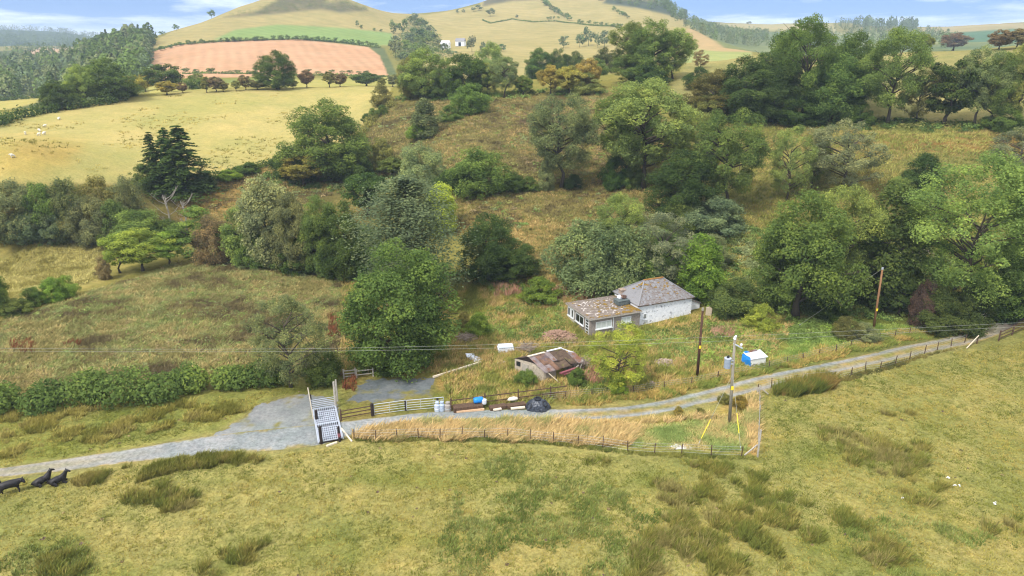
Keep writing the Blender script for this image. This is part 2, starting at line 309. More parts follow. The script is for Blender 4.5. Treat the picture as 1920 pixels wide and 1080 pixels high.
# (outline, nearest, farthest, tone A, tone B, patch size m, edge softness px, mottling)
ZONES=[
 ([(-900,2000),(-900,640),(2900,560),(2900,2000)],0,110,(174,164,100),(149,148,84),7,6,0.9),                # near pasture
 ([(-400,730),(0,745),(300,735),(520,700),(600,745),(480,765),(420,800),(240,842),(0,885),(-400,930)],30,130,(168,164,92),(142,144,76),4,5,0.9),
 ([(-400,640),(0,600),(150,560),(300,505),(420,485),(560,500),(650,515),(660,600),(640,690),(520,720),(300,740),(0,760),(-400,760)],40,200,(150,140,84),(112,100,66),4,10,1.3),
 ([(180,700),(260,640),(420,600),(520,600),(480,690),(330,715)],40,160,(104,94,66),(132,112,76),3,30,1.3),
 ([(-400,520),(0,455),(140,450),(215,470),(250,510),(150,545),(60,575),(-400,640)],60,220,(180,168,100),(158,146,82),7,6,0.7),
 ([(-500,520),(-500,340),(0,335),(300,330),(560,330),(700,330),(700,430),(560,470),(200,450),(0,450)],80,260,(140,128,76),(112,104,62),6,14,1.1),   # under the shrub belt
 ([(-600,420),(-600,230),(0,213),(110,205),(220,190),(330,172),(520,164),(735,158),(722,200),(690,232),(672,258),(560,300),(430,330),(250,345),(0,345)],150,310,(207,188,123),(188,178,110),26,5,0.45),
 ([(-60,330),(-40,275),(60,262),(150,272),(130,310),(60,330)],150,310,(196,168,98),(205,182,106),12,25,0.5),
 ([(660,330),(690,235),(740,190),(830,185),(930,182),(1130,172),(1200,180),(1260,240),(1300,340),(1200,370),(1000,352),(850,355),(740,345)],100,260,(138,128,80),(112,100,66),6,12,1.2),
 ([(930,215),(1010,205),(1060,230),(960,250)],100,260,(112,92,70),(140,116,84),5,18,1.0),
 ([(840,350),(1000,345),(1250,360),(1230,470),(1040,520),(930,500),(860,430)],90,190,(152,136,82),(128,120,68),4,10,1.1),
 ([(860,420),(960,395),(1040,420),(1000,470),(900,460)],90,190,(184,152,96),(156,134,80),3,22,1.0),
 ([(400,330),(520,310),(560,340),(420,400),(330,410),(340,370)],100,220,(150,122,74),(172,142,84),5,10,1.0),
 ([(1250,250),(1400,225),(1950,236),(2500,230),(2500,420),(1950,410),(1300,420)],110,260,(152,144,86),(130,122,70),7,12,0.9),
 ([(1600,260),(1950,245),(2500,245),(2500,300),(1860,290),(1620,280)],110,260,(158,130,76),(140,112,66),6,14,0.9),
 ([(1240,190),(1290,110),(1420,100),(1560,95),(1720,96),(1900,84),(2500,80),(2500,240),(1900,245),(1400,225)],150,320,(178,166,108),(158,152,98),9,8,0.6),
 ([(1300,420),(2500,410),(2500,590),(1900,590),(1600,590),(1320,560)],80,170,(132,132,68),(108,112,58),4,14,1.0),
 ([(640,520),(800,500),(1050,520),(1300,560),(1500,600),(1450,660),(1300,730),(1060,762),(640,792),(650,700)],60,130,(160,146,82),(132,132,68),3,8,1.2),
 ([(800,600),(980,580),(1060,640),(960,700),(820,730)],60,130,(182,150,92),(150,136,76),2.5,14,1.2),
 ([(1060,660),(1220,640),(1300,690),(1330,715),(1060,755)],60,130,(182,148,92),(142,128,70),2.5,10,1.2),
 ([(1180,665),(1240,655),(1270,680),(1200,695)],60,130,(176,160,132),(150,130,100),2,8,1.0),
 ([(1290,620),(1500,600),(1700,590),(1860,585),(1900,590),(1780,640),(1560,690),(1420,715),(1310,735)],60,140,(138,142,72),(112,122,58),3,6,1.0),
 ([(1500,645),(1640,615),(1680,620),(1600,655),(1480,690),(1400,700)],60,140,(126,146,72),(150,154,82),4,8,0.6),
 ([(650,812),(730,796),(900,784),(1180,786),(1330,770),(1422,735),(1420,855),(1300,845),(1100,832),(900,824),(663,824)],50,90,(210,172,106),(178,152,90),2.5,4,0.8),
 ([(1180,800),(1330,780),(1410,790),(1405,850),(1300,845),(1130,830)],50,90,(150,156,82),(128,142,66),3,16,0.9),
 ([(1398,740),(1422,732),(1422,855),(1405,855)],50,90,(202,166,104),(186,156,96),2.5,4,0.6),
 # the far fields
 ([(276,163),(330,158),(520,150),(740,143),(745,160),(500,170),(280,176)],300,460,(176,172,98),(192,180,106),20,3,0.3),
 ([(340,152),(480,146),(560,147),(520,155),(360,160)],300,470,(140,152,86),(150,156,88),20,6,0.3),
 ([(272,152),(272,98),(330,84),(430,77),(560,73),(690,88),(712,104),(730,142),(560,140)],440,760,(222,176,140),(214,166,128),34,1.5,0.25,20,9),
 ([(690,86),(720,90),(745,140),(728,142),(712,104)],440,800,(120,128,86),(104,114,78),15,2,0.6),
 ([(276,98),(300,70),(400,20),(480,-40),(640,-40),(700,15),(800,28),(790,60),(740,84),(690,86),(560,72),(430,75),(330,82)],640,1150,(190,172,116),(176,162,108),30,2,0.5,70,16),
 ([(402,74),(440,56),(520,46),(640,52),(735,62),(740,84),(690,86),(560,73),(470,73)],640,1000,(150,172,104),(146,166,98),40,2,0.15,60,12),
 ([(420,32),(480,22),(520,2),(560,-30),(600,-30),(612,6),(640,2),(680,14),(690,20),(640,24),(600,18),(520,26),(450,32)],700,1150,(122,116,88),(142,132,98),12,4,0.7),
 ([(800,170),(790,60),(800,28),(900,10),(920,-40),(1250,-40),(1290,45),(1410,96),(1410,120),(1280,135),(1100,150),(900,150)],400,1350,(192,174,118),(178,164,108),36,2,0.5,50,18),
 ([(1140,-2),(1250,4),(1290,38),(1262,30),(1200,16),(1130,6)],900,1400,(86,98,84),(100,108,86),20,3,0.5),
 ([(905,12),(915,-30),(1060,-30),(1040,-2),(960,2)],900,1400,(112,108,84),(130,120,90),20,3,0.5),
 ([(1290,50),(1410,96),(1340,102),(1285,80)],470,720,(206,176,132),(198,170,124),40,2,0.3),
 ([(1285,90),(1345,96),(1410,98),(1400,118),(1285,122)],380,640,(178,182,116),(168,174,108),40,2,0.3),
 ([(1290,45),(1440,58),(1560,62),(1700,70),(2400,60),(2400,120),(1400,118),(1345,80)],560,1450,(112,128,92),(140,146,98),70,4,0.4),
 ([(1320,44),(1560,44),(1570,60),(1440,58),(1330,52)],1400,2400,(190,174,128),(176,168,116),90,2,0.3),
 ([(1700,58),(1780,44),(2400,42),(2400,56),(1900,54),(1780,62)],1300,2400,(186,168,122),(176,160,112),90,2,0.3),
 ([(1780,62),(1900,54),(2400,54),(2400,84),(1780,84)],1000,2000,(96,128,98),(100,132,96),90,2,0.2),
 ([(1560,62),(1700,58),(1780,62),(1780,80),(1560,90)],900,2000,(150,160,112),(166,164,116),90,3,0.3),
 ([(-900,260),(-900,90),(0,90),(250,70),(284,90),(276,170),(200,195),(100,205),(0,212)],310,1600,(92,104,68),(112,118,74),30,4,0.5),
 ([(-300,205),(0,188),(60,180),(85,188),(40,200),(0,208),(-300,230)],310,620,(196,182,106),(206,188,112),30,3,0.3),
 ([(38,101),(72,90),(105,87),(140,92),(120,98),(60,104)],1100,1900,(212,178,146),(206,174,138),60,1.5,0.2),
 ([(-900,92),(-900,40),(0,46),(120,52),(235,66),(235,92)],1900,9000,(78,96,78),(92,106,82),150,3,0.5),
]
def colour_ground(px,py,d,x,y):
    C=np.zeros(px.shape+(3,)); C[:]=lin((150,142,78)); R=np.full(px.shape,0.6)
    wx=(fbm(x/3.1,y/3.1,11)-0.5); wy=(fbm(x/3.1,y/3.1,12)-0.5)
    warp=np.clip(60.0/d,0.05,1.0)*30
    qx=px+wx*warp; qy=py+wy*warp*0.5
    for poly,d0,d1,ca,cb,sc,bl,ro,*st_ in ZONES:
        P_=np.asarray(poly); bl=bl
        m=(d>d0)&(d<d1)&(px>P_[:,0].min()-60)&(px<P_[:,0].max()+60)&(py>P_[:,1].min()-60)&(py<P_[:,1].max()+60)
        if not m.any(): continue
        s=inpoly_sd(qx[m],qy[m],poly); w=np.clip(s/(2*bl)+0.5,0,1); w=w*w*(3-2*w)
        f=np.clip((fbm(x[m]/sc,y[m]/sc,int(sc*7)+3,5)-0.5)*2.6+0.5,0,1)[:,None]
        c=lin(ca)*(1-f)+lin(cb)*f
        if st_: a_=math.radians(st_[0]); c=c*(1+.07*np.sin(6.283*((x[m]*math.cos(a_)+y[m]*math.sin(a_))/st_[1]+1.2*fbm(x[m]/60,y[m]/60,9)))*np.clip(fbm(x[m]/35,y[m]/35,19)*2-.3,0,1)+.10*(fbm(x[m]/3.5,y[m]/9,23)-.5))[:,None]
        C[m]=C[m]*(1-w[:,None])+c*w[:,None]; R[m]=R[m]*(1-w)+ro*w
    # patches of drier and of lusher grass in the near pasture
    near=np.clip((100-d)/30,0,1)
    f=np.clip((fbm(x/9,y/5,31,4)-0.52)*4,0,1)*near*0.45; C=C*(1-f[...,None])+lin((188,168,104))*f[...,None]
    f=np.clip((fbm(x/6,y/4,37,5)-0.56)*5,0,1)*near*0.5; C=C*(1-f[...,None])+lin((128,136,60))*f[...,None]
    return C*KG,R
def rough_bumps(x,y,d,R):
    b=(fbm(x/0.9,y/0.9,41,3)-0.5)*0.16*R+(fbm(x/2.6,y/2.6,43,3)-0.5)*0.5*np.clip(R-0.85,0,1)*2
    return b*np.clip((d-34)/8,0,1)*np.clip((320-d)/120,0,1)
D_=np.exp(LD)[None,:]+0*AZ[:,None]; X_=D_*np.sin(AZ)[:,None]; Y_=D_*np.cos(AZ)[:,None]; Z_=H+D_*T
PX_,PY_=project(X_,Y_,Z_)
C_,R_=colour_ground(PX_,PY_,D_,X_,Y_)
# the lane, its apron by the cattle grid and the yard are kept smooth
LANE_LO=[(-160,918),(-60,905),(0,897),(120,884),(250,866),(400,852),(520,845),(600,836),(650,822),(680,806),(720,798),(800,790),(900,785),(1000,787),(1100,789),(1180,785),(1260,773),(1340,756),(1420,736),(1500,716),(1580,698),(1680,676),(1780,655),(1840,640),(1880,626),(1905,611),(1930,594),(1975,568)]
LANE_UP=[(-160,892),(-60,884),(0,878),(120,861),(250,841),(360,822),(430,812),(520,802),(590,795),(640,791),(700,784),(800,773),(900,769),(1000,768),(1100,766),(1180,761),(1260,747),(1340,727),(1420,705),(1500,690),(1580,674),(1680,651),(1780,631),(1840,618),(1872,605),(1895,590),(1915,572),(1950,550)]
APRON=[(590,800),(640,800),(632,752),(600,742),(560,740),(515,748),(478,764),(452,786),(425,802),(380,830),(500,836)]
YARD=[(650,754),(668,728),(690,712),(740,709),(814,711),(808,744),(760,752)]
lane_poly=LANE_LO+LANE_UP[::-1]
ls=np.maximum(np.maximum(inpoly_sd(PX_,PY_,lane_poly),inpoly_sd(PX_,PY_,APRON)),inpoly_sd(PX_,PY_,YARD))
flat=np.clip((ls+14)/8,0,1)*(D_<130)
hs=inpoly_sd(PX_,PY_,[(1050,640),(1050,570),(1150,545),(1320,570),(1320,600),(1200,640)])
flat=np.maximum(flat,np.clip((hs+20)/15,0,1)*(D_<125))
gm=lin((150,138,96))*KG; C_=C_*(1-0.55*np.clip((ls+6)/6,0,1)*(D_<130))[...,None]+gm*(0.55*np.clip((ls+6)/6,0,1)*(D_<130))[...,None]
Z_=Z_+rough_bumps(X_,Y_,D_,R_)*(1-flat)
idx=np.arange(NA*ND).reshape(NA,ND)
quads=np.stack([idx[:-1,:-1],idx[1:,:-1],idx[1:,1:],idx[:-1,1:]],-1).reshape(-1,4)[:,::-1]
def ground_mat():
    m,n,l=newmat('ground'); out=n.new('ShaderNodeOutputMaterial'); p=n.new('ShaderNodeBsdfDiffuse')
    a=n.new('ShaderNodeAttribute'); a.attribute_name='Col'; r=n.new('ShaderNodeAttribute'); r.attribute_name='rough'
    g=n.new('ShaderNodeNewGeometry'); v=g.outputs['Position']
    n1=noise_node(n,l,v,2.6,6,0.75); n2=noise_node(n,l,v,0.55,5,0.7); n3=noise_node(n,l,v,0.09,5,0.65)
    k1=ramp_node(n,l,n1,[(0.28,0.45),(0.5,0.98),(0.72,1.5)]); k2=ramp_node(n,l,n2,[(0.3,(0.70,0.76,0.7,1)),(0.5,(1,1,1,1)),(0.7,(1.28,1.18,1.1,1))])
    k3=ramp_node(n,l,n3,[(0.3,(0.86,0.92,0.86,1)),(0.7,(1.12,1.06,1.02,1))])
    def mixed(k):
        mxn=n.new('ShaderNodeMix'); mxn.data_type='RGBA'; l.new(r.outputs['Fac'],mxn.inputs[0]); mxn.inputs[6].default_value=(1,1,1,1); l.new(k,mxn.inputs[7]); return mxn.outputs[2]
    c=mul_node(n,l,a.outputs['Color'],mixed(k1)); c=mul_node(n,l,c,mixed(k2)); c=mul_node(n,l,c,k3)
    b=n.new('ShaderNodeBump'); b.inputs['Strength'].default_value=0.55; b.inputs['Distance'].default_value=0.12; l.new(n1,b.inputs['Height']); l.new(b.outputs[0],p.inputs['Normal'])
    l.new(c,p.inputs[0]); l.new(p.outputs[0],out.inputs[0]); return m
M_GROUND=ground_mat()
def rgba_arr(C): return np.concatenate([C.reshape(-1,3),np.ones((C.reshape(-1,3).shape[0],1))],1)
me=mesh_np('ground',np.stack([X_,Y_,Z_],-1).reshape(-1,3),quads,M_GROUND,{'Col':('FLOAT_COLOR',rgba_arr(C_)),'rough':('FLOAT',np.clip(R_,0,1.2).ravel()*np.clip(260/D_.ravel(),0.35,1))},True)
tag(link('ground',me),'sloping pasture and rough grassland of the valley with far tan fields','ground',kind='structure')
# ---- the gravel lane: a sheet along its two edges
def resample(pts,n):
    P=np.array([tuple(at(*p))[:2] for p in pts]); s=np.concatenate([[0],np.cumsum(np.hypot(*np.diff(P,axis=0).T))])
    t=np.linspace(0,s[-1],n)
    # smooth the corner points of the outline
    Q=np.stack([np.interp(t,s,P[:,k]) for k in(0,1)],1)
    for _ in range(60): Q[1:-1]=Q[1:-1]*0.5+(Q[:-2]+Q[2:])*0.25
    return Q
nl,nw=700,15
lo=resample(LANE_LO,nl); up=resample(LANE_UP,nl)
u=np.linspace(-1.06,1.06,nw)
LX=lo[:,None,0]*(0.5-u/2)[None]+up[:,None,0]*(0.5+u/2)[None]; LY=lo[:,None,1]*(0.5-u/2)[None]+up[:,None,1]*(0.5+u/2)[None]
LZ=ground_z(LX,LY)+0.035-0.09*(np.abs(u)[None]>1.0)
pxl,pyl=project(LX,LY,LZ)
tr=np.exp(-((np.abs(u)[None]+ (fbm(LX/4,LY/4,61)-0.5)*0.3-0.62)/0.30)**2)         # the two wheel tracks
mid=np.clip((pxl-1000)/100,0,1)*np.clip((1875-pxl)/40,0,1)
mid=np.maximum(mid,np.clip((330-pxl)/200,0,1)*0.35)
bare=1-mid*(1-tr)*np.clip(0.92+(fbm(LX/1.2,LY/1.2,63)-0.5)*1.2,0,1)
edge=np.clip((np.abs(u)[None]-0.80-(fbm(LX/0.9,LY/0.9,65)-0.5)*0.5)/0.12,0,1); bare=bare*(1-0.85*edge)
gcol=lin((180,182,184)); f=np.clip((fbm(LX/2.2,LY/2.2,67)-0.5)*2.5+0.5,0,1)[...,None]
G=gcol*(1-f)+lin((160,163,167))*f
warm=np.clip(np.clip((pxl-1560)/300,0,1)+0.7*np.clip((330-pxl)/260,0,1)+0.5*(u[None]<-0.2)*np.clip((pxl-1250)/200,0,1),0,1)[...,None]
G=G*(1-warm)+lin((180,170,156))*warm
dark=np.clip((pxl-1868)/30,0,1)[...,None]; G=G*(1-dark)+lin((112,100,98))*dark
S=lin((184,160,96)); fg=np.clip((fbm(LX/1.5,LY/1.5,69)-0.5)*3+0.5,0,1)[...,None]; S=S*(1-fg)+lin((158,152,80))*fg
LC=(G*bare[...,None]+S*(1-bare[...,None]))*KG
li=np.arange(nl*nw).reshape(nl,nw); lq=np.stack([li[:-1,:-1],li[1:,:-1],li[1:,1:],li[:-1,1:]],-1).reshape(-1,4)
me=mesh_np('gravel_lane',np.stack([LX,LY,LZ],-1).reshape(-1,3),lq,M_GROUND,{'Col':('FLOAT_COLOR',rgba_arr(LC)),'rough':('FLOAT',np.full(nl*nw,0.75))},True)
tag(link('gravel_lane',me),'pale gravel lane with a grassy middle strip','lane',kind='structure')
def sheet(name,poly,ca,cb,label,cat,cell=0.22,lift=0.02,ragged=5,grassy=None):
    P=np.array([tuple(at(*p))[:2] for p in poly]); x0,y0=P.min(0)-1; x1,y1=P.max(0)+1
    nx=int((x1-x0)/cell); ny=int((y1-y0)/cell); gx,gy=np.meshgrid(np.linspace(x0,x1,nx),np.linspace(y0,y1,ny),indexing='ij')
    gz=ground_z(gx,gy); a,b=project(gx,gy,gz)
    s=inpoly_sd(a,b,poly)+(fbm(gx/0.8,gy/0.8,71)-0.5)*2*ragged
    i=np.arange(nx*ny).reshape(nx,ny); q=np.stack([i[:-1,:-1],i[1:,:-1],i[1:,1:],i[:-1,1:]],-1).reshape(-1,4)
    keep=(s.ravel()[q]>0).any(1); q=q[keep]; used,inv=np.unique(q,return_inverse=True); q=inv.reshape(-1,4)
    z=np.where(s>0,gz+lift,gz-0.05)
    f=np.clip((fbm(gx/2,gy/2,73)-0.5)*2.5+0.5,0,1)[...,None]; C=lin(ca)*(1-f)+lin(cb)*f
    w=np.clip((fbm(gx/1.6,gy/1.6,75)-0.6+np.clip(6-s,0,12)/24)*6,0,1)[...,None]; C=C*(1-w)+lin(grassy or (150,142,84))*w
    me=mesh_np(name,np.stack([gx,gy,z],-1).reshape(-1,3)[used],q,M_GROUND,{'Col':('FLOAT_COLOR',rgba_arr(C*KG)[used]),'rough':('FLOAT',np.full(len(used),0.5))},True)
    return tag(link(name,me),label,cat,kind='structure')
sheet('gravel_apron',APRON,(168,170,170),(152,154,156),'wide gravel apron where the lane meets the cattle grid','gravel')
sheet('gravel_yard',YARD,(140,144,148),(122,127,132),'small grey gravel yard behind the double field gates','yard',ragged=7)
# ================================================================== TREES
def quad_cloud(c,nrm,size,asp,rng):
    """rhombus leaves at c (N,3) facing nrm"""
    n=len(c); nrm=nrm/np.linalg.norm(nrm,axis=1,keepdims=True)
    r=rng.normal(size=(n,3)); a=np.cross(nrm,r); a/=np.linalg.norm(a,axis=1,keepdims=True)+1e-9; b=np.cross(nrm,a)
    s=size[:,None]
    V=np.stack([c+a*s,c+b*s*asp+nrm*s*0.12,c-a*s,c-b*s*asp-nrm*s*0.12],1).reshape(-1,3)
    return V,np.arange(4*n).reshape(n,4)
KINDS=dict(
 # profile (height, radius), clumps, clump radius, leaves per clump, leaf size, flatten, trunk radius, visible limbs
 round=([(.05,.22),(.20,.38),(.48,.43),(.74,.35),(.90,.21),(1,.05)],130,.082,360,.0088,.88,.026,9),
 oak=([(.11,.24),(.26,.41),(.52,.46),(.78,.38),(.93,.22),(1,.08)],130,.090,270,.0112,.92,.034,9),
 ash=([(.22,.16),(.40,.32),(.64,.40),(.84,.33),(1,.10)],120,.066,330,.0072,.85,.017,22),
 open=([(.14,.18),(.34,.36),(.60,.42),(.84,.34),(1,.10)],90,.066,250,.0082,.85,.016,22),
 giant=([(.20,.16),(.40,.32),(.62,.40),(.84,.33),(1,.10)],210,.054,330,.0054,.9,.010,22),
 tall=([(.03,.17),(.28,.27),(.58,.28),(.84,.19),(1,.03)],110,.075,240,.0105,1.0,.020,8),
 bush=([(.02,.42),(.28,.54),(.58,.49),(.84,.30),(1,.10)],80,.120,260,.0165,.90,.02,0),
 willow=([(.02,.36),(.30,.50),(.62,.46),(.86,.30),(1,.12)],95,.100,270,.0130,1.2,.02,0),
 thorn=([(.22,.18),(.42,.45),(.68,.50),(.88,.34),(1,.12)],75,.095,220,.0165,.70,.030,8),
 layered=([(.20,.22),(.40,.46),(.62,.50),(.84,.36),(1,.12)],56,.125,240,.0140,.32,.024,9),
 column=([(.01,.16),(.25,.24),(.55,.23),(.82,.14),(1,.02)],80,.070,230,.0120,1.3,.018,0),
)
def make_broadleaf(kind,seed):
    prof_,N,rc,nl_,ls_,fl,tr_,limbs=KINDS[kind]; rng=np.random.default_rng(seed*101+len(kind)*7)
    tt=np.array([p[0] for p in prof_]); rr=np.array([p[1] for p in prof_])
    lob=rng.uniform(0,6.28,4); la=rng.uniform(.03,.10,4)
    def R(t,an): return np.interp(t,tt,rr)*(1+sum(la[k]*np.sin((k+1)*an+lob[k]+3*t) for k in range(4)))
    cs=[]; tries=0
    while len(cs)<N and tries<9000:
        tries+=1
        t=rng.uniform(tt[0],1); 
        if rng.random()>(np.interp(t,tt,rr)/rr.max())**1.2+0.05: continue
        an=rng.uniform(0,6.28); q=math.sqrt(rng.uniform(0.30 if kind in('ash','open') else 0.12,1)); r=max(R(t,an)-rc*0.55,0.01)*q
        p=np.array([r*math.cos(an),r*math.sin(an),min(max(t,tt[0]+rc*.3),1-rc*.55)])
        if cs and min(np.linalg.norm(p-c[0]) for c in cs)<rc*0.62: continue
        cs.append((p,rc*rng.uniform(.62,1.30)))
    V=[];F=[];TN=[];b=0
    for p,r in cs:
        n=int(nl_*(r/rc)**2); d=rng.normal(size=(n,3)); d[:,2]+=0.25; d/=np.linalg.norm(d,axis=1,keepdims=True)
        k=rng.uniform(.25,1,n)**0.45*rng.choice([1,1,1,1.22],n)
        # clumps are ragged: a few leafy twigs poke out of each
        tw=rng.normal(size=(5,3)); tw/=np.linalg.norm(tw,axis=1,keepdims=True); w=np.max(d@tw.T,axis=1); k*=0.80+0.42*np.clip((w-0.55)*2,0,1)
        pos=p+d*(r*k)[:,None]*np.array([1,1,fl])
        out=pos-np.array([0,0,.45]); out/=np.linalg.norm(out,axis=1,keepdims=True)+1e-9
        nr=d*.7+out*.5+np.array([0,0,.45])+rng.normal(size=(n,3))*.6
        v,f=quad_cloud(pos,nr,ls_*rng.uniform(.6,1.35,n),.62,rng)
        tone=np.clip(.5+rng.normal(0,.13)+rng.normal(0,.16,n),0,1)
        V.append(v);F.append(f+b);TN.append(np.repeat(tone,4)); b+=len(v)
    crown=mesh_np('crown',np.concatenate(V),np.concatenate(F),M_LEAF,{'tone':('FLOAT',np.concatenate(TN))})
    mb=MB(); hx=rng.normal(0,.02,6); hy=rng.normal(0,.02,6)
    topt=.78 if kind in('ash','open','giant') else .6
    trunk=[Vector((hx[i]*(i>0),hy[i]*(i>0),topt*i/5-.03*(i==0))) for i in range(6)]
    mb.tube(trunk,[tr_*1.5]+[tr_*(1-.16*i) for i in range(1,6)],7)
    order=sorted(cs,key=lambda c:-np.hypot(c[0][0],c[0][1]))
    for p,r in (order[:limbs*2:2] if limbs else []):
        hz=max(tt[0]*.75,min(topt-.02,p[2]-.10-.5*np.hypot(p[0],p[1])*.5)); i=min(int(hz/topt*5),4); a=trunk[i].lerp(trunk[i+1],hz/topt*5-i)
        e=Vector(p); m=a.lerp(e,.5)+Vector((rng.normal(0,.015),rng.normal(0,.015),.015-.02*rng.random()))
        mb.tube([a,m,e],[tr_*.55,tr_*.36,tr_*.13],5,False)
        for _ in range(2):
            e2=e+Vector(rng.normal(0,.06,3)); mb.tube([m.lerp(e,.3),e2],[tr_*.2,tr_*.06],4,False)
    tm=mb.mesh('trunk',M_BARK,smooth=True)
    return tm,crown
def make_conifer(kind,seed):
    rng=np.random.default_rng(seed*33+5); V=[];F=[];TN=[];b=0; mb=MB()
    mb.tube([(0,0,-.02),(0,0,.5),(0,0,.98)],[.022,.013,.003],6)
    nlv=34 if kind=='spruce' else 26
    for i in range(nlv):
        t=.05+.95*(i+rng.uniform(-.3,.3))/nlv
        if kind=='spruce': rad=.25*(1-t)**.85+.015; droop=-.25
        else: rad=np.interp(t,[.1,.3,.6,.85,1],[.14,.24,.24,.15,.03]); droop=.45
        for q in range(7 if kind=='spruce' else 8):
            an=rng.uniform(0,6.28); L=rad*rng.uniform(.65,1.15); dr=np.array([math.cos(an),math.sin(an),droop+rng.normal(0,.12)]); dr/=np.linalg.norm(dr)
            n=58 if kind=='spruce' else 190; s=rng.uniform(.12,1,n)
            w=L*(.26 if kind=='spruce' else .40)*(1.05-s*(.75 if kind=='spruce' else .4))
            off=rng.normal(size=(n,3))*np.array([.6,.6,.28 if kind=='spruce' else .8])*w[:,None]
            pos=np.array([0,0,t])+dr*(s*L)[:,None]+off
            if kind=='spruce': pos[:,2]-=(s**2)*L*.12
            nr=np.array([0,0,1.0])+rng.normal(size=(n,3))*.6+dr*.3
            v,f=quad_cloud(pos,nr,rng.uniform(.006,.014,n) if kind=='spruce' else rng.uniform(.0045,.0085,n),.55,rng)
            tone=np.clip(.5+rng.normal(0,.09)+rng.normal(0,.12,n),0,1)
            V.append(v);F.append(f+b);TN.append(np.repeat(tone,4)); b+=len(v)
    crown=mesh_np('crown',np.concatenate(V),np.concatenate(F),M_LEAF,{'tone':('FLOAT',np.concatenate(TN))})
    return mb.mesh('trunk',M_BARK,smooth=True),crown
def make_far(seed,n=420,trunk=True):
    rng=np.random.default_rng(seed+900); cs=[]
    for _ in range(16):
        an=rng.uniform(0,6.28); t=rng.uniform(.28,.88); r=np.interp(t,[.2,.45,.7,1],[.22,.42,.38,.1])*math.sqrt(rng.random()); cs.append((np.array([r*math.cos(an),r*math.sin(an),t]),rng.uniform(.10,.20)))
    V=[];F=[];TN=[];b=0
    for p,r in cs:
        m=n//16; d=rng.normal(size=(m,3)); d[:,2]+=.2; d/=np.linalg.norm(d,axis=1,keepdims=True)
        v,f=quad_cloud(p+d*r*rng.uniform(.5,1,(m,1)),d+rng.normal(size=(m,3))*.5+[0,0,.3],rng.uniform(.03,.075,m),.7,rng)
        V.append(v);F.append(f+b);TN.append(np.repeat(np.clip(.5+rng.normal(0,.1)+rng.normal(0,.12,m),0,1),4)); b+=len(v)
    if trunk:
        for k in range(3):
            a=k*2.09; ca,sa=math.cos(a)*.02,math.sin(a)*.02; a2=(k+1)*2.09; cb,sb=math.cos(a2)*.02,math.sin(a2)*.02
            V.append(np.array([[ca,sa,-.03],[cb,sb,-.03],[cb*.6,sb*.6,.5],[ca*.6,sa*.6,.5]])); F.append(np.arange(4)[None]+b); TN.append(np.zeros(4)); b+=4
    return mesh_np('far_tree',np.concatenate(V),np.concatenate(F),M_LEAF,{'tone':('FLOAT',np.concatenate(TN))})
PROTO={}
def proto(kind,i):
    i=i%(2 if kind in('spruce','pine','layered','column') else 4 if kind in('bush','willow','ash','round') else 3)
    if (kind,i) not in PROTO:
        t,c=(make_conifer if kind in('spruce','pine') else make_broadleaf)(kind,i+1)
        co=np.zeros(len(c.vertices)*3,np.float32); c.vertices.foreach_get('co',co); co=co.reshape(-1,3)
        PROTO[(kind,i)]=(t,c,float(np.percentile(np.abs(co[:,0]),96.5)*2),float(np.percentile(co[:,2],99.6)))
    return PROTO[(kind,i)]
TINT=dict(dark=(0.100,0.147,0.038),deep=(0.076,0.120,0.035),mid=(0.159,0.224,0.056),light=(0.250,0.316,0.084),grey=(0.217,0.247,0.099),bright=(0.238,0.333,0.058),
 yellow=(0.403,0.339,0.081),olive=(0.238,0.236,0.071),blue=(0.165,0.218,0.102),brown=(0.262,0.196,0.095),purple=(0.146,0.094,0.078),pale=(0.281,0.322,0.140),lime=(0.336,0.397,0.071),silver=(0.268,0.282,0.146))
NAME=dict(round='broadleaf_tree',oak='oak_tree',ash='ash_tree',giant='ash_tree',open='slender_tree',tall='broadleaf_tree',bush='bush',willow='bush',thorn='hawthorn_tree',layered='spreading_tree',column='columnar_tree',spruce='spruce_tree',pine='pine_tree')
def tint_var(t,rng,a=.10):
    c=np.array(TINT[t])*(1+rng.normal(0,a)); c=c*(1+rng.normal(0,a*.5,3)); return (float(c[0]),float(c[1]),float(c[2]),1)
_ti=0
def tree(kind,px,base,top,width,tint,label,group=None,d=None):
    global _ti; _ti+=1; rng=np.random.default_rng(_ti*13+1)
    p=at(px,base,d); h=height_to(p,top); w=width*mpp(p)
    tm,cm,pw,ph=proto(kind,_ti); sz=h/ph; sx_=w/pw; c=tint_var(tint,rng,.08)
    isb=kind in('bush','willow')
    if isb:
        o=link('bush',cm); o.location=p-Vector((0,0,.04*h)); o.scale=(sx_,sx_*rng.uniform(.85,1.1),sz); o.rotation_euler=(0,0,rng.uniform(0,6.28)); o.color=c
        return tag(o,label,'bush',group)
    r=thing(NAME[kind],label,'tree',p,rng.uniform(0,6.28),group); r.scale=(sx_,sx_,sz)
    k=link('trunk',tm,r); k2=link('crown',cm,r); k2.color=c
    return r
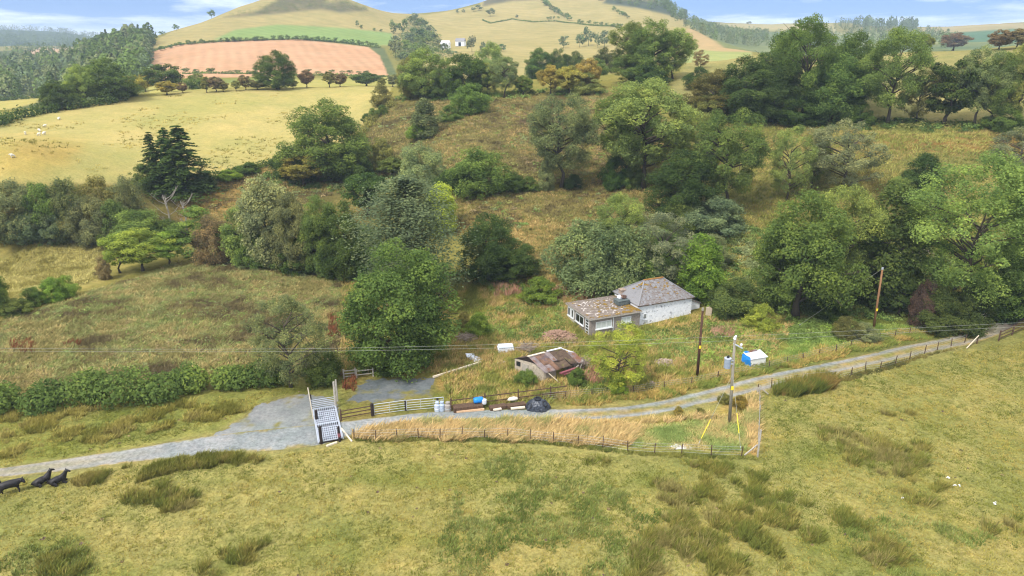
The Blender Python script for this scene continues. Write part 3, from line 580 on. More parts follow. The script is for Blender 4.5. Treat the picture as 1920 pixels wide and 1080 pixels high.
TREES=[
 # -- along the crest of the pale pasture, left
 ('round',110,206,152,58,'dark','small dark round tree at the left end of the crest hedge'),
 ('round',158,194,122,58,'light','light green dense tree in the big clump on the pasture crest'),
 ('round',206,189,110,74,'mid','largest mid green domed tree of the clump on the pasture crest'),
 ('thorn',250,180,142,52,'yellow','yellowing tree at the right foot of the crest clump'),
 ('thorn',273,172,139,34,'yellow','small golden ash behind the yellowing crest tree'),
 ('bush',236,182,158,34,'dark','dark shrub under the right side of the big crest clump'),
 ('thorn',310,157,121,66,'mid','broad flat topped tree at the lower edge of the pink field',None,320),
 ('bush',371,157,137,38,'mid','low round green bush on the grass strip below the pink field',None,330),
 ('thorn',313,178,152,34,'yellow','yellow green thorn bush standing alone on the crest'),
 ('thorn',343,174,155,19,'brown','small brownish thorn right of the yellow green thorn'),
 ('thorn',388,174,144,21,'olive','upright olive thorn, first of the crest row of thorns'),
 ('thorn',405,173,144,26,'brown','reddish brown thorn beside the upright olive thorn'),
 ('thorn',419,172,152,20,'olive','low olive thorn touching the reddish brown thorn'),
 ('thorn',443,171,151,18,'olive','little round thorn left of the dark pointed thorn'),
 ('thorn',461,169,141,21,'brown','dark pointed thorn midway between the crest trees'),
 ('thorn',483,168,152,26,'olive','low sprawling thorn left of the great oak on the crest'),
 ('round',521,168,96,72,'dark','large dark oak standing alone on the crest against the pink field'),
 ('thorn',549,166,150,18,'olive','small thorn sheltering right under the great oak'),
 ('thorn',575,164,132,26,'brown','brownish thorn right of the great oak'),
 ('thorn',618,164,134,26,'olive','left half of the twin thorns on the crest skyline hedge'),
 ('thorn',638,163,138,24,'brown','right half of the twin thorns on the crest skyline hedge'),
 ('thorn',686,162,136,50,'mid','low wide hawthorn with flat top at the right end of the crest'),
 ('thorn',716,164,146,18,'olive','small olive thorn beside the wide flat hawthorn'),
 ('thorn',737,163,140,22,'grey','grey green thorn where the crest meets the wooded bank'),
 # -- the wooded bank in the middle distance
 ('bush',716,198,156,40,'olive','olive brown shrub at the corner of the pale pasture'),
 ('round',768,186,108,44,'olive','olive tree on the left edge of the wooded bank'),
 ('round',797,184,92,74,'light','tall light green tree of the wooded bank left side'),
 ('round',838,184,112,44,'mid','mid green tree between the light tree and the dark oak'),
 ('bush',822,185,145,50,'dark','dark shrub under the left trees of the wooded bank'),
 ('oak',876,186,102,78,'dark','dark domed oak in the middle of the wooded bank'),
 ('round',922,135,80,50,'light','light green tree rising behind the wooded bank',None,300),
 ('ash',945,183,107,50,'grey','grey green ash with a straight trunk in the wooded bank'),
 ('open',915,182,118,44,'olive','olive leaved tree leaning behind the grey green ash'),
 ('thorn',982,180,142,32,'mid','small mid green tree right of the grey green ash'),
 ('round',1010,142,91,48,'dark','dark round tree, left one of the dark trees behind the bank',None,290),
 ('round',1046,142,92,40,'dark','dark tree, middle one of the dark trees behind the bank',None,292),
 ('round',1078,142,97,36,'dark','dark low tree, right one of the dark trees behind the bank',None,294),
 ('thorn',1032,178,122,46,'yellow','yellowish thorn on the brow of the wooded bank'),
 ('thorn',1066,178,124,54,'yellow','widest golden olive thorn on the brow of the wooded bank'),
 ('thorn',1102,172,110,44,'yellow','yellow topped tree behind the golden olive thorn'),
 ('bush',1097,175,134,62,'olive','olive bush at the right end of the brow'),
 ('round',1132,135,90,46,'dark','dark tree beside the great clump right of the bank',None,285),
 ('bush',1118,150,108,34,'mid','mid green shrub left of the great clump',None,262),
 ('bush',884,212,155,66,'mid','rounded green bush below the dark oak of the bank'),
 ('bush',842,228,196,40,'mid','small bush half way down the old hedge line below the bank'),
 ('column',798,258,186,50,'grey','grey green columnar willow on the old hedge line'),
 ('bush',785,262,226,34,'bright','bright bush at the foot of the columnar willow'),
 ('bush',700,222,202,22,'mid','round low bush of the pasture corner hedge, upper one'),
 ('bush',718,214,196,20,'mid','round low bush of the pasture corner hedge, top one'),
 ('bush',688,230,212,20,'dark','dark low bush of the pasture corner hedge, lowest one'),
 # -- great clump, centre right
 ('ash',1180,152,42,74,'mid','tall tree at the left of the great clump on the skyline'),
 ('round',1222,152,38,88,'mid','tallest rounded tree of the great clump on the skyline'),
 ('ash',1262,148,54,62,'light','lighter tree at the right of the great clump'),
 ('round',1192,154,98,86,'mid','broad low leafy tree in front of the great clump'),
 ('bush',1215,160,120,60,'deep','dark undergrowth bush between the trees of the great clump'),
 ('bush',1308,168,124,44,'deep','dark round bush alone right of the great clump'),
 ('open',1312,128,94,27,'brown','thin brown leaved tree standing above the dark round bush'),
 # -- the tree belt at the top of the right hand hillside
 ('round',1338,222,132,100,'olive','low olive domed tree at the left end of the right hand belt'),
 ('round',1392,226,108,110,'dark','dark domed tree, second in the right hand belt'),
 ('round',1445,228,100,96,'deep','very dark tree filling the gap under the tall skyline ash'),
 ('ash',1500,226,30,100,'mid','tall skyline ash with bare limbs showing in the right hand belt'),
 ('tall',1452,190,62,62,'mid','mid green tree leaning behind the tall skyline ash'),
 ('round',1588,200,62,84,'dark','dark domed tree behind the middle of the right hand belt'),
 ('oak',1556,232,104,106,'mid','broad low dark oak in the middle of the right hand belt'),
 ('bush',1500,232,176,86,'deep','dark undergrowth between the skyline ash and the broad oak'),
 ('bush',1602,234,180,60,'dark','dark shrub at the foot of the tallest ash'),
 ('ash',1662,236,54,120,'mid','tallest ash with a straight trunk in the right hand belt'),
 ('open',1718,232,128,60,'olive','thin olive tree at the right shoulder of the tallest ash'),
 ('thorn',1772,236,112,92,'dark','dark spreading tree right of the tallest ash'),
 ('ash',1826,238,88,76,'grey','grey green tree with a pale leaning limb in the belt'),
 ('ash',1856,242,98,74,'mid','upright ash with a dark trunk near the right edge of the belt'),
 ('ash',1905,246,78,76,'light','light green ash at the right edge of the picture, upper row'),
 ('bush',1882,246,190,60,'mid','mid green bush below the upright ash at the right edge'),
 ('thorn',1732,96,64,30,'olive','small olive tree on the crest right of the tallest ash',None,294),
 ('thorn',1786,95,62,44,'brown','russet tree alone on the right hand crest'),
 ('thorn',1872,94,56,40,'brown','russet tree near the right end of the crest'),
 ('thorn',1905,92,54,44,'brown','dark brown tree at the far right of the crest'),
 # -- on the open hillside, centre
 ('ash',1052,352,178,112,'grey','lone grey green ash with a tall bare trunk on the rough hillside'),
 ('ash',1206,352,150,176,'light','largest pale ash with a forked trunk on the rough hillside'),
 ('ash',1168,338,176,110,'mid','ash behind the left side of the largest pale ash'),
 ('bush',1152,352,290,52,'deep','dark ivy clad bush at the foot of the largest pale ash'),
 ('bush',1185,352,306,50,'mid','green bush between the ivy clad bush and the forked trunk'),
 ('bush',1074,354,326,28,'deep','small dark bush just right of the lone ash trunk'),
 ('column',1024,358,296,28,'grey','narrow grey green shrub just left of the lone ash trunk'),
 ('round',1272,418,284,126,'deep','dense dark tree below the pale ashes'),
 ('ash',1358,396,206,116,'mid','tall ash with twisted limbs above the dark gorse'),
 ('open',1312,330,212,90,'light','loose light green tree behind the twisted ash'),
 ('bush',1340,438,368,104,'blue','rounded blue grey gorse bush below the twisted ash'),
 ('bush',1268,440,378,84,'mid','mid green bush at the foot of the dense dark tree'),
 ('open',1474,376,236,72,'light','pale slender tree on the right hillside beside the silvery tree'),
 ('open',1522,352,238,40,'mid','thin mid green tree between the slender and the silvery tree'),
 ('open',1576,358,226,124,'silver','silvery airy tree with pale branches on the right hillside'),
 ('bush',1728,350,286,72,'deep','dark yew like bush on the right hand hillside'),
 ('bush',1682,378,330,52,'light','rounded light green bush left of the dark yew like bush'),
 ('open',1905,344,242,96,'silver','silvery tree at the right edge, half way up the hillside'),
 ('thorn',1325,236,180,50,'olive','olive thorn below the left end of the right hand belt'),
 # -- behind and beside the cottage
 ('round',912,530,402,100,'deep','dark dense tree left of the cottage with pale stems showing'),
 ('round',962,528,448,84,'dark','lower dark green tree right of the dark dense tree'),
 ('willow',1096,540,410,124,'grey','rounded grey green willow left behind the cottage'),
 ('ash',1158,530,366,80,'light','light green ash rising over the willows behind the cottage'),
 ('willow',1162,545,410,110,'grey','middle grey willow directly behind the cottage roof'),
 ('open',1236,540,398,110,'silver','pale airy tree right behind the cottage roof'),
 ('bush',1205,540,444,90,'mid','mid green bush at the foot of the pale airy tree'),
 ('tall',1308,562,442,78,'bright','bright green young tree at the right end of the cottage'),
 ('bush',1012,566,518,58,'bright','bright green rounded bush in the garden left of the cottage'),
 ('bush',1240,500,430,84,'light','light green bush above the cottage ridge'),
 ('bush',1170,556,522,54,'bright','leafy bright shrub against the cottage extension'),
 ('bush',1378,590,520,90,'mid','scrubby green bush right of the bright young tree'),
 ('bush',1330,500,438,70,'grey','grey green scrub on the bank above the young tree'),
 ('round',1492,592,362,168,'mid','big sycamore between the cottage and the brown pole'),
 ('ash',1558,574,352,124,'light','light topped ash growing into the big sycamore'),
 ('tall',1642,572,350,112,'dark','very dark tree behind the brown pole by the lane'),
 ('thorn',1684,592,520,66,'deep','small dark spreading tree just right of the brown pole'),
 ('giant',1800,598,292,236,'light','huge ash with a dark forked trunk above the lane bend'),
 ('round',1885,596,440,110,'mid','leafy mid green tree under the right side of the huge ash'),
 ('bush',1725,612,524,42,'purple','purple leaved bush at the left end of the lane hedge'),
 ('bush',1758,620,540,80,'dark','left hand dark bush of the lane hedge below the huge ash'),
 ('bush',1812,618,536,84,'dark','right hand dark bush of the lane hedge below the huge ash'),
 ('bush',1872,600,520,60,'deep','deep green bush hanging over the lane at the right edge'),
 ('bush',1915,588,500,60,'deep','deepest green bush in the corner over the lane'),
 ('bush',1426,618,570,54,'lime','lime green rounded bush right of the cottage'),
 ('bush',1586,634,594,56,'olive','low olive bush left of the brown pole base'),
 ('bush',1620,640,604,44,'pale','pale leaved shrub at the foot of the brown pole'),
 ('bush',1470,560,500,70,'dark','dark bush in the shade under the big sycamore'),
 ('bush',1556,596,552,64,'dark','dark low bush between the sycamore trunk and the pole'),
 # -- the belt that crosses the middle of the picture, left of centre
 ('round',620,336,190,142,'mid','great round green tree above the conifers, alone on the bank'),
 ('thorn',570,346,290,86,'yellow','yellow green oak bush in front of the great round tree'),
 ('bush',545,330,274,66,'dark','dark shrub left of the great round tree'),
 ('bush',668,336,262,60,'mid','mid green shrub right under the great round tree'),
 ('bush',716,318,256,60,'olive','olive shrub right of the great round tree'),
 ('thorn',735,330,296,52,'mid','low green bush left of the pale willow tree'),
 ('thorn',688,404,324,74,'dark','dark tree with yellow flecks behind the tall pine'),
 ('willow',790,354,268,78,'pale','pale grey green rounded willow on the bank'),
 ('willow',905,362,276,102,'mid','large dark rounded willow in the middle of the hillside'),
 ('bush',858,358,312,66,'deep','dark low bush left of the large rounded willow'),
 ('bush',965,358,322,44,'dark','dark bush right of the large rounded willow'),
 ('bush',992,356,330,36,'mid','small green bush between the willow and the lone ash'),
 ('tall',826,440,344,62,'lime','yellow green tree peeping out right of the tall pine'),
 ('pine',772,580,334,160,'blue','tall feathery pine standing directly behind the great dark front tree'),
 ('round',754,688,460,186,'mid','great dark green front tree beside the gravel yard'),
 ('bush',716,692,646,84,'mid','leafy skirt bush at the foot of the great front tree'),
 # -- conifers and shrubs, left
 ('spruce',296,358,248,50,'deep','thin dark spruce, leftmost of the conifers'),
 ('spruce',324,360,240,60,'dark','middle spruce of the conifers below the pale pasture'),
 ('spruce',350,366,236,94,'dark','largest bushy spruce of the conifers below the pale pasture'),
 ('bush',272,352,306,46,'mid','green bush left of the conifers'),
 ('bush',384,356,318,46,'deep','dark bush at the right foot of the largest spruce'),
 ('bush',428,338,318,34,'bright','bright small bush right of the conifers'),
 ('bush',468,326,304,40,'dark','dark low hedge bush right of the bright small bush'),
 ('willow',32,442,338,96,'grey','grey green willow at the left edge of the shrub belt'),
 ('bush',88,440,340,74,'mid','tall mid green bush second from the left in the shrub belt'),
 ('willow',140,442,332,72,'grey','tall grey willow third from the left in the shrub belt'),
 ('bush',196,432,328,66,'olive','olive bush behind the middle of the shrub belt'),
 ('willow',240,420,330,64,'grey','grey green bush behind the right of the shrub belt'),
 ('willow',60,450,398,66,'blue','low blue grey bush in front of the left shrub belt'),
 ('bush',108,452,396,52,'blue','small rounded blue grey bush right of the low one'),
 ('willow',178,458,368,84,'grey','big rounded grey willow in the front of the shrub belt'),
 ('bush',222,458,372,56,'mid','dark green bush right of the big rounded willow'),
 ('willow',268,462,390,84,'mid','broad mid green bush behind the bright trees'),
 ('bush',318,458,410,60,'dark','dark bush right of the broad mid green bush'),
 ('bush',130,448,386,44,'olive','little olive bush in the middle of the shrub belt'),
 ('layered',226,512,440,58,'lime','leftmost lime green tree with tiered branches'),
 ('layered',268,508,430,84,'lime','largest lime green tree with tiered branches'),
 ('layered',318,496,434,60,'bright','rightmost darker lime tree with tiered branches'),
 ('bush',196,524,480,26,'brown','brown bare shrub left of the lime green trees'),
 ('layered',376,488,388,76,'mid','flat topped green tree over the dead branches'),
 ('willow',408,494,402,64,'brown','greyish twiggy shrub between the flat topped tree and the belt'),
 ('tall',462,494,386,64,'light','light green tree at the left end of the middle belt'),
 ('tall',506,500,334,80,'silver','tall silvery poplar like tree in the middle belt'),
 ('round',556,506,366,84,'grey','grey green tree right of the silvery tree'),
 ('round',606,512,368,76,'mid','mid green tree with a yellow branch in the middle belt'),
 ('round',648,524,380,80,'dark','dark leafy tree left behind the great front tree'),
 ('bush',480,502,430,60,'mid','green bush low at the front of the middle belt'),
 ('bush',560,510,446,70,'dark','dark bush low in the middle of the belt'),
 ('bush',620,520,452,60,'mid','bright leaved bush low at the right of the middle belt'),
 ('bush',690,520,420,70,'mid','green bush left of the tall pine'),
 ('bush',128,556,516,36,'bright','right hand bush of the round field corner bushes'),
 ('bush',102,564,520,42,'bright','middle bush of the round field corner bushes'),
 ('bush',64,574,538,38,'mid','left hand bush of the round field corner bushes'),
 ('bush',30,588,560,50,'mid','low bush run at the left field corner'),
 ('tall',-6,590,508,48,'mid','green tree cut by the left edge of the picture'),
 # -- near the lane and the yard
 ('open',546,726,556,108,'grey','airy dark tree growing out of the roadside hedge'),
 ('bush',604,718,656,82,'mid','rounded green bush right of the airy hedge tree'),
 ('open',1160,734,608,96,'lime','small light green tree with bare stems right of the tin roofed shed'),
 ('bush',1160,738,702,36,'bright','bright bush at the foot of the small light green tree'),
 ('bush',898,626,586,44,'bright','small bright bush in the long grass left of the cottage'),
 ('bush',872,612,584,32,'olive','low olive shrub beside the small bright bush'),
 ('bush',988,722,692,32,'mid','dark green bush against the shed gable'),
 ('bush',1082,722,690,36,'mid','green bush at the right end of the shed'),
 ('bush',1272,776,762,18,'yellow','small yellow flowered bush, leftmost by the lane'),
 ('bush',1358,756,738,26,'olive','olive bush left of the grey pole'),
 ('bush',1386,762,742,24,'yellow','yellow flowered bush right of the grey pole'),
 ('bush',1312,778,764,18,'olive','little dark bush in the verge left of the grey pole'),
]
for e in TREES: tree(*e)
# dead tree left of the middle belt
def dead_tree(px,base,top,label):
    p=at(px,base); h=height_to(p,top); rng=random.Random(5); r=thing('dead_tree',label,'tree',p); mb=MB(); mb2=MB()
    mb.tube([(0,0,-.2),(.1,0,h*.45),(-.15,.1,h*.8)],[.22,.15,.06],7)
    for k in range(14):
        a=rng.uniform(0,6.28); z=h*rng.uniform(.25,.78); L=h*rng.uniform(.2,.42); e=Vector((math.cos(a)*L*.8,math.sin(a)*L*.8,z+L*.75)); m=Vector((math.cos(a)*L*.4,math.sin(a)*L*.4,z+L*.25))
        mb2.tube([(0,0,z),m,e],[.075,.05,.02],5,False)
        for q in range(3):
            f=m.lerp(e,rng.uniform(.2,.9)); mb2.tube([f,f+Vector((rng.uniform(-.6,.6),rng.uniform(-.6,.6),rng.uniform(.2,.9)))],[.03,.012],4,False)
    mb.build('trunk',M_BARK_PALE,r,smooth=True); mb2.build('branches',M_BARK_PALE,r,smooth=True)
dead_tree(322,440,352,'bare dead tree with pale twigs left of the flat topped tree')
dead_tree(352,436,366,'smaller bare dead tree with leaning branches beside the taller one')
# ---- hedges: leafy runs along the ground
def hedge(name,pts,hh,ww,tint,label,cat='hedge',leaf=.16,dens=150,group=None,d=None):
    rng=np.random.default_rng(len(label)*7+int(abs(pts[0][0]))); P=[at(a,b,d) for a,b in pts]; V=[];F=[];TN=[];b=0
    for a,c in zip(P[:-1],P[1:]):
        L=(c-a).length; n=max(1,int(L/(ww*.42)))
        for i in range(n):
            q=a.lerp(c,(i+rng.random())/n); hz=hh*rng.uniform(.55,1.18)*(0.75+0.5*float(vnoise(q.x/3.5,q.y/3.5,91))); r=ww*rng.uniform(.4,.66)
            q=q+Vector((rng.normal(0,ww*.16),rng.normal(0,ww*.16),0)); z0=float(ground_z(q.x,q.y))
            m=dens; dd=rng.normal(size=(m,3)); dd/=np.linalg.norm(dd,axis=1,keepdims=True)
            pos=np.array([q.x,q.y,z0+hz*.46])+dd*np.array([r,r,hz*.54])*rng.uniform(.45,1.08,(m,1))**.6
            v,f=quad_cloud(pos,dd+rng.normal(size=(m,3))*.6+[0,0,.4],leaf*rng.uniform(.55,1.3,m),.62,rng)
            V.append(v);F.append(f+b);TN.append(np.repeat(np.clip(.5+rng.normal(0,.13)+rng.normal(0,.13,m),0,1),4)); b+=len(v)
    me=mesh_np(name,np.concatenate(V),np.concatenate(F),M_LEAF,{'tone':('FLOAT',np.concatenate(TN))}); o=link(name,me); o.color=(*TINT[tint],1)
    return tag(o,label,cat,group)
hedge('hedge',[(-60,760),(0,768),(120,768),(200,754),(300,744),(400,730),(500,718),(525,716)],3.5,4.2,'mid','thick rounded field hedge along the roadside grass on the left',leaf=.20,dens=900)
hedge('hedge',[(-30,240),(20,228),(60,217),(120,207),(200,196),(240,188)],3.2,4.0,'dark','dark clipped hedge running down the left edge of the pale pasture',leaf=.35,dens=120)
hedge('hedge',[(-30,192),(30,187),(80,183)],2.5,4.5,'dark','far low hedge at the left beyond the pasture crest',leaf=.4,dens=90)
hedge('hedge',[(400,336),(440,324),(480,316),(520,306)],1.8,3,'dark','short dark hedge between the conifers and the great round tree',leaf=.25,dens=110)
hedge('hedge',[(672,262),(690,236),(712,214),(738,196)],2.0,3,'olive','ragged hedge climbing the right edge of the pale pasture',leaf=.25,dens=120)
hedge('hedge',[(840,358),(900,360),(960,358),(1010,358)],1.8,3,'dark','low dark scrub hedge under the large rounded willow',leaf=.22,dens=120)
# ================================================================== FAR TREES, FAR WOODS
FARP=[make_far(i) for i in range(5)]
def far_tree(px,base,top,width,tint,label,group,d=None,cat='tree',name='far_tree'):
    global _ti; _ti+=1; rng=np.random.default_rng(_ti*7+3); p=at(px,base,d); h=height_to(p,top); w=width*mpp(p)
    o=link(name,FARP[_ti%5]); o.location=p; o.scale=(w/.95,w/.95,h/.98); o.rotation_euler=(0,0,rng.uniform(0,6.28)); o.color=tint_var(tint,rng,.10)
    return tag(o,label,cat,group)
def far_row(pts,n,h0,h1,w0,w1,tint,label,group,seed,d=None):
    rng=random.Random(seed); xs=[p[0] for p in pts]; ys=[p[1] for p in pts]
    for i in range(n):
        x=xs[0]+(xs[-1]-xs[0])*(i+rng.uniform(.1,.9))/n; y=float(np.interp(x,xs,ys)); hh=rng.uniform(h0,h1)
        far_tree(x,y+1,y-hh,rng.uniform(w0,w1),tint,label,group,d,name='hedgerow_tree')
far_row([(345,138),(480,138),(560,141),(700,143)],20,6,12,12,20,'mid','small round hedge tree along the lower edge of the pink field','hedge trees below the pink field',1,510)
far_row([(292,97),(340,84),(420,78),(500,75)],20,4,9,8,16,'mid','small hedge tree along the upper left edge of the pink field','hedge trees above the pink field',2)
far_row([(510,74),(580,75),(650,81),(710,88)],22,6,10,9,15,'mid','small hedge tree along the upper right edge of the pink field','hedge trees above the pink field, right part',3)
far_row([(698,56),(740,62)],3,4,7,7,11,'mid','tiny hedge tree at the end of the bright green strip','hedge trees by the bright green strip',4)
far_row([(1015,2),(1035,20),(1068,38)],12,8,12,10,15,'mid','tree of the hedge slanting down the second tan hill','slanting hedge trees on the second hill',5)
far_row([(1078,42),(1130,47),(1190,54),(1215,58)],13,5,8,8,12,'mid','tree of the level hedge on the right of the second tan hill','level hedge trees on the second hill',6)
far_row([(1025,36),(1050,34)],4,4,6,6,9,'mid','tiny bush in the upper hedge of the second tan hill','upper hedge bushes of the second hill',7)
far_row([(1150,20),(1165,28),(1180,36)],6,7,10,9,13,'mid','tree of the short slanting hedge below the hilltop wood','short slanting hedge on the second hill',8)
far_row([(1318,92),(1345,94),(1405,100)],8,4,7,8,14,'mid','hedge bush under the tan slope right of the great clump','hedge bushes below the tan slope',9,600)
far_tree(397,35,18,15,'mid','round tree alone on the left skyline of the first hill, the highest of them',None,930)
far_tree(331,57,45,14,'mid','small tree on the left skyline of the first hill, below the highest',None,855)
far_tree(304,68,58,14,'mid','small tree low on the left skyline of the first hill',None,815)
far_tree(282,80,63,15,'mid','tree where the first hill meets the wooded slope',None,790)
far_tree(293,74,65,10,'mid','tiny tree between the skyline trees of the first hill',None,800)
for a in [(738,64,37,17,'left half of the tall dark pair at the end of the green strip'),(755,64,35,22,'right half of the tall dark pair at the end of the green strip'),(774,66,52,16,'dark tree right of the tall dark pair'),
 (670,50,38,8,'lone little tree on the first hill above the green strip'),(678,54,46,9,'lone bush on the first hill above the green strip')]: far_tree(*a[:4],'mid',a[4],None)
for a in [(885,98,67,24,'round dark tree right of the white farmhouse'),(905,100,78,14,'left small tree of the pair beyond the farmhouse'),(918,100,80,22,'low dark tree of the pair beyond the farmhouse'),(940,96,82,22,'dark scrubby tree right of the farmhouse group'),
 (1057,90,66,25,'lone round dark tree in the tan field of the second hill'),(1087,89,64,21,'left tree of the group of four in the tan field'),(1103,86,50,28,'tallest tree of the group of four in the tan field'),(1121,90,62,20,'third tree of the group of four in the tan field'),(1133,88,56,24,'right tree of the group of four in the tan field'),
 (969,34,27,8,'tiny round bush on the upper part of the second hill'),(919,31,15,20,'round tree on the left shoulder of the second hill'),(898,20,9,18,'tree on the left skyline of the second hill'),(888,22,13,12,'small tree on the left skyline of the second hill'),
 (869,24,17,8,'first tiny skyline tree right of the saddle'),(858,25,17,8,'second tiny skyline tree right of the saddle'),(1404,46,40,12,'lone tree on the far right ridge')]: far_tree(*a[:4],'blue',a[4],None)
# the wooded gully between the two hills
rngG=random.Random(44); GL=[(776,44,30,26),(790,56,34,34),(802,70,46,36),(786,76,52,40),(812,82,58,36),(770,84,62,34),(796,92,66,40),(822,92,72,30),(760,98,74,36),(780,104,80,40),(806,106,82,40),(742,108,72,34),(742,90,66,26),(765,70,60,20),(830,98,80,22),(846,104,92,26),(758,118,96,30),(786,118,96,36),(778,36,24,20)]
for k,(x,y,t,w) in enumerate(GL): far_tree(x,y,t,w,rngG.choice(['mid','grey','blue','dark']),'leafy tree crowded in the gully between the two hills','trees in the gully between the hills')
def wood(name,label,poly,d0,d1,n,h0,h1,tints,nq=110,seed=1,cat='woodland',pointed=0.0,wid=(.5,.8)):
    """a far wood that reads as one mass: one object"""
    rng=np.random.default_rng(seed); P_=np.asarray(poly,float)
    a0,_=ray_ae(P_[:,0].min(),P_[:,1].mean()); a1,_=ray_ae(P_[:,0].max(),P_[:,1].mean()); pts=[]
    for _ in range(60):
        m=6000; az=rng.uniform(a0-.03,a1+.03,m); d=np.sqrt(rng.uniform(d0*d0,d1*d1,m)); x=d*np.sin(az); y=d*np.cos(az); z=ground_z(x,y); qx,qy=project(x,y,z)
        k=inpoly_sd(qx,qy,poly)>0; pts+=list(np.stack([x,y,z],1)[k])
        if len(pts)>=n: break
    pts=np.array(pts[:n])
    if len(pts)==0: print('EMPTY WOOD',name); return
    V=[];C=[]
    for i,p in enumerate(pts):
        h=rng.uniform(h0,h1); w=h*rng.uniform(*wid)*.5; m=nq; pt=rng.random()<pointed
        t=rng.uniform(.05,1,m); an=rng.uniform(0,6.28,m)
        pr=(1-t)**.8*.62+.03 if pt else np.interp(t,[0,.3,.6,.85,1],[.55,.95,1,.62,.15])
        r=w*pr*np.sqrt(rng.uniform(.3,1,m)); pos=p+np.stack([r*np.cos(an),r*np.sin(an),t*h],1)
        nr=np.stack([np.cos(an),np.sin(an),t*1.2],1)+rng.normal(size=(m,3))*.5
        v,_=quad_cloud(pos,nr,h*rng.uniform(.035,.085,m)*(1.0 if not pt else .75),.7,rng); V.append(v)
        c=np.array(TINT[tints[rng.integers(len(tints))]])*(1+rng.normal(0,.12)); C.append(np.repeat(np.clip(c[None]*(1+rng.normal(0,.09,(m,1))),.01,1),4,0))
    V=np.concatenate(V); C=np.concatenate(C)
    o=link(name,mesh_np(name,V,np.arange(len(V)).reshape(-1,4),M_BLADE,{'Col':('FLOAT_COLOR',rgba_arr(C))}))
    return tag(o,label,cat,kind='stuff')
wood('valley_wood','mixed woodland filling the valley on the left, rising to a wooded slope',[(-700,300),(-700,110),(0,128),(60,118),(140,112),(240,88),(284,82),(280,120),(274,172),(235,172),(200,185),(60,182),(-20,192),(-300,230)],345,1050,1500,9,16,['mid','grey','dark','blue'],150,1,pointed=.25)
wood('wooded_slope','tall pale conifers on the wooded slope beside the pink field',[(150,112),(240,84),(286,78),(278,112),(272,160),(200,175),(150,150)],480,980,330,13,20,['grey','mid','mid','dark'],190,2,pointed=.3,wid=(.5,.8))
wood('valley_copse','dark hedges and copses on the far valley floor',[(-600,112),(0,100),(140,86),(190,90),(200,110),(0,122),(-600,130)],1000,1900,170,8,15,['dark','blue','mid'],60,3)
wood('far_forest','blue far forest over the distant ridge on the left',[(-900,96),(-900,30),(0,44),(120,52),(235,64),(240,90),(0,94)],1900,3400,1500,13,22,['dark','blue'],46,4,wid=(.8,1.2))
wood('hilltop_wood','dark wood along the top of the second tan hill',[(1120,2),(1120,-40),(1230,-40),(1262,14),(1290,34),(1275,40),(1230,20),(1180,10)],950,1400,300,10,15,['blue','mid','dark'],90,5)
wood('hill_scrub','dark gorse scrub on top of the first tan hill',[(425,30),(480,20),(522,0),(556,-40),(606,-40),(614,4),(640,0),(682,13),(692,20),(640,22),(600,17),(520,25),(452,32)],760,1150,1100,2.0,4.2,['olive','dark','mid'],40,6,cat='scrub',wid=(1.2,2.2))
wood('hillside_wood','blue green wood on the valley side behind the great clump',[(1262,36),(1300,44),(1345,58),(1440,66),(1440,92),(1345,80),(1290,56)],760,1500,300,8,14,['blue','mid','grey'],80,7)
wood('ridge_plantation','dark plantation of pines standing on the far right ridge',[(1560,50),(1620,47),(1720,50),(1720,56),(1640,62),(1560,58)],1300,2300,150,14,25,['dark','blue'],90,8,pointed=.4,wid=(.45,.7))
wood('valley_thicket','dark thickets below the far right ridge',[(1560,60),(1700,58),(1790,66),(1790,92),(1560,94),(1480,90),(1440,70)],700,1700,330,8,14,['blue','mid','dark'],70,9)
wood('gully_thicket','dense scrub filling the gully between the two hills',[(765,34),(800,44),(830,90),(850,104),(820,118),(740,122),(735,100),(760,64)],420,1150,260,4,8,['mid','grey','dark'],60,10,cat='scrub',wid=(.9,1.5))
for pts,l in [([(1000,42),(960,36),(920,44),(905,38)],'thin hedge along the middle of the second tan hill'),([(1215,58),(1160,52),(1080,44),(1040,40),(1000,42)],'dark hedge line right across the second tan hill'),([(276,100),(330,85),(430,78),(560,74),(650,81),(712,90)],'thin dark hedge along the top edge of the pink field'),([(345,139),(480,139),(560,142),(725,144)],'thin dark hedge along the bottom edge of the pink field')]:
    hedge('hedge',pts,1.5,2.6,'mid',l,leaf=.5,dens=26)
# ================================================================== THE COTTAGE
M_WHITE=surf('limewash',(214,216,220),(238,238,240),2.6,0.85,(128,128,132),1.5,0.60,bump=0.5)
M_WHITE2=surf('limewash_plain',(222,224,228),(238,238,240),2.0,0.85,(160,158,152),1.5,0.72)
M_SLATE=surf('slate_roof',(98,94,92),(150,146,146),9,0.75,(104,86,72),1.9,0.54,bump=0.5,stretch=(1,3.2,3.2))
M_SLATE2=surf('slate_clean',(116,114,116),(152,150,152),9,0.75,(112,100,82),1.4,0.64,bump=0.5,stretch=(1,3.2,3.2))
M_RIDGE=surf('mossy_ridge',(176,132,72),(150,104,56),7,0.9)
M_FELT=surf('felt_roof',(104,92,84),(146,134,124),3.2,0.95,(110,94,58),0.55,0.57,bump=0.6)
M_STONE=surf('grey_stone',(118,108,100),(164,154,144),7,0.9,(92,82,74),3.5,0.62,bump=0.8,stretch=(1,1,2.6))
M_TIMBERW=surf('white_paint',(226,228,228),(206,208,206),5,0.6)
M_DARK=surf('dark_pane',(26,30,32),(44,50,54),2,0.12,spec=0.6)
M_CURTAIN=surf('curtained_pane',(176,184,178),(206,210,204),5,0.3,stretch=(6,6,.3),spec=0.6)
M_TANK=surf('green_grey_tank',(78,86,86),(104,112,110),3,0.7)
M_MOSS=surf('moss',(116,92,36),(150,118,52),4,1.0,bump=0.8)
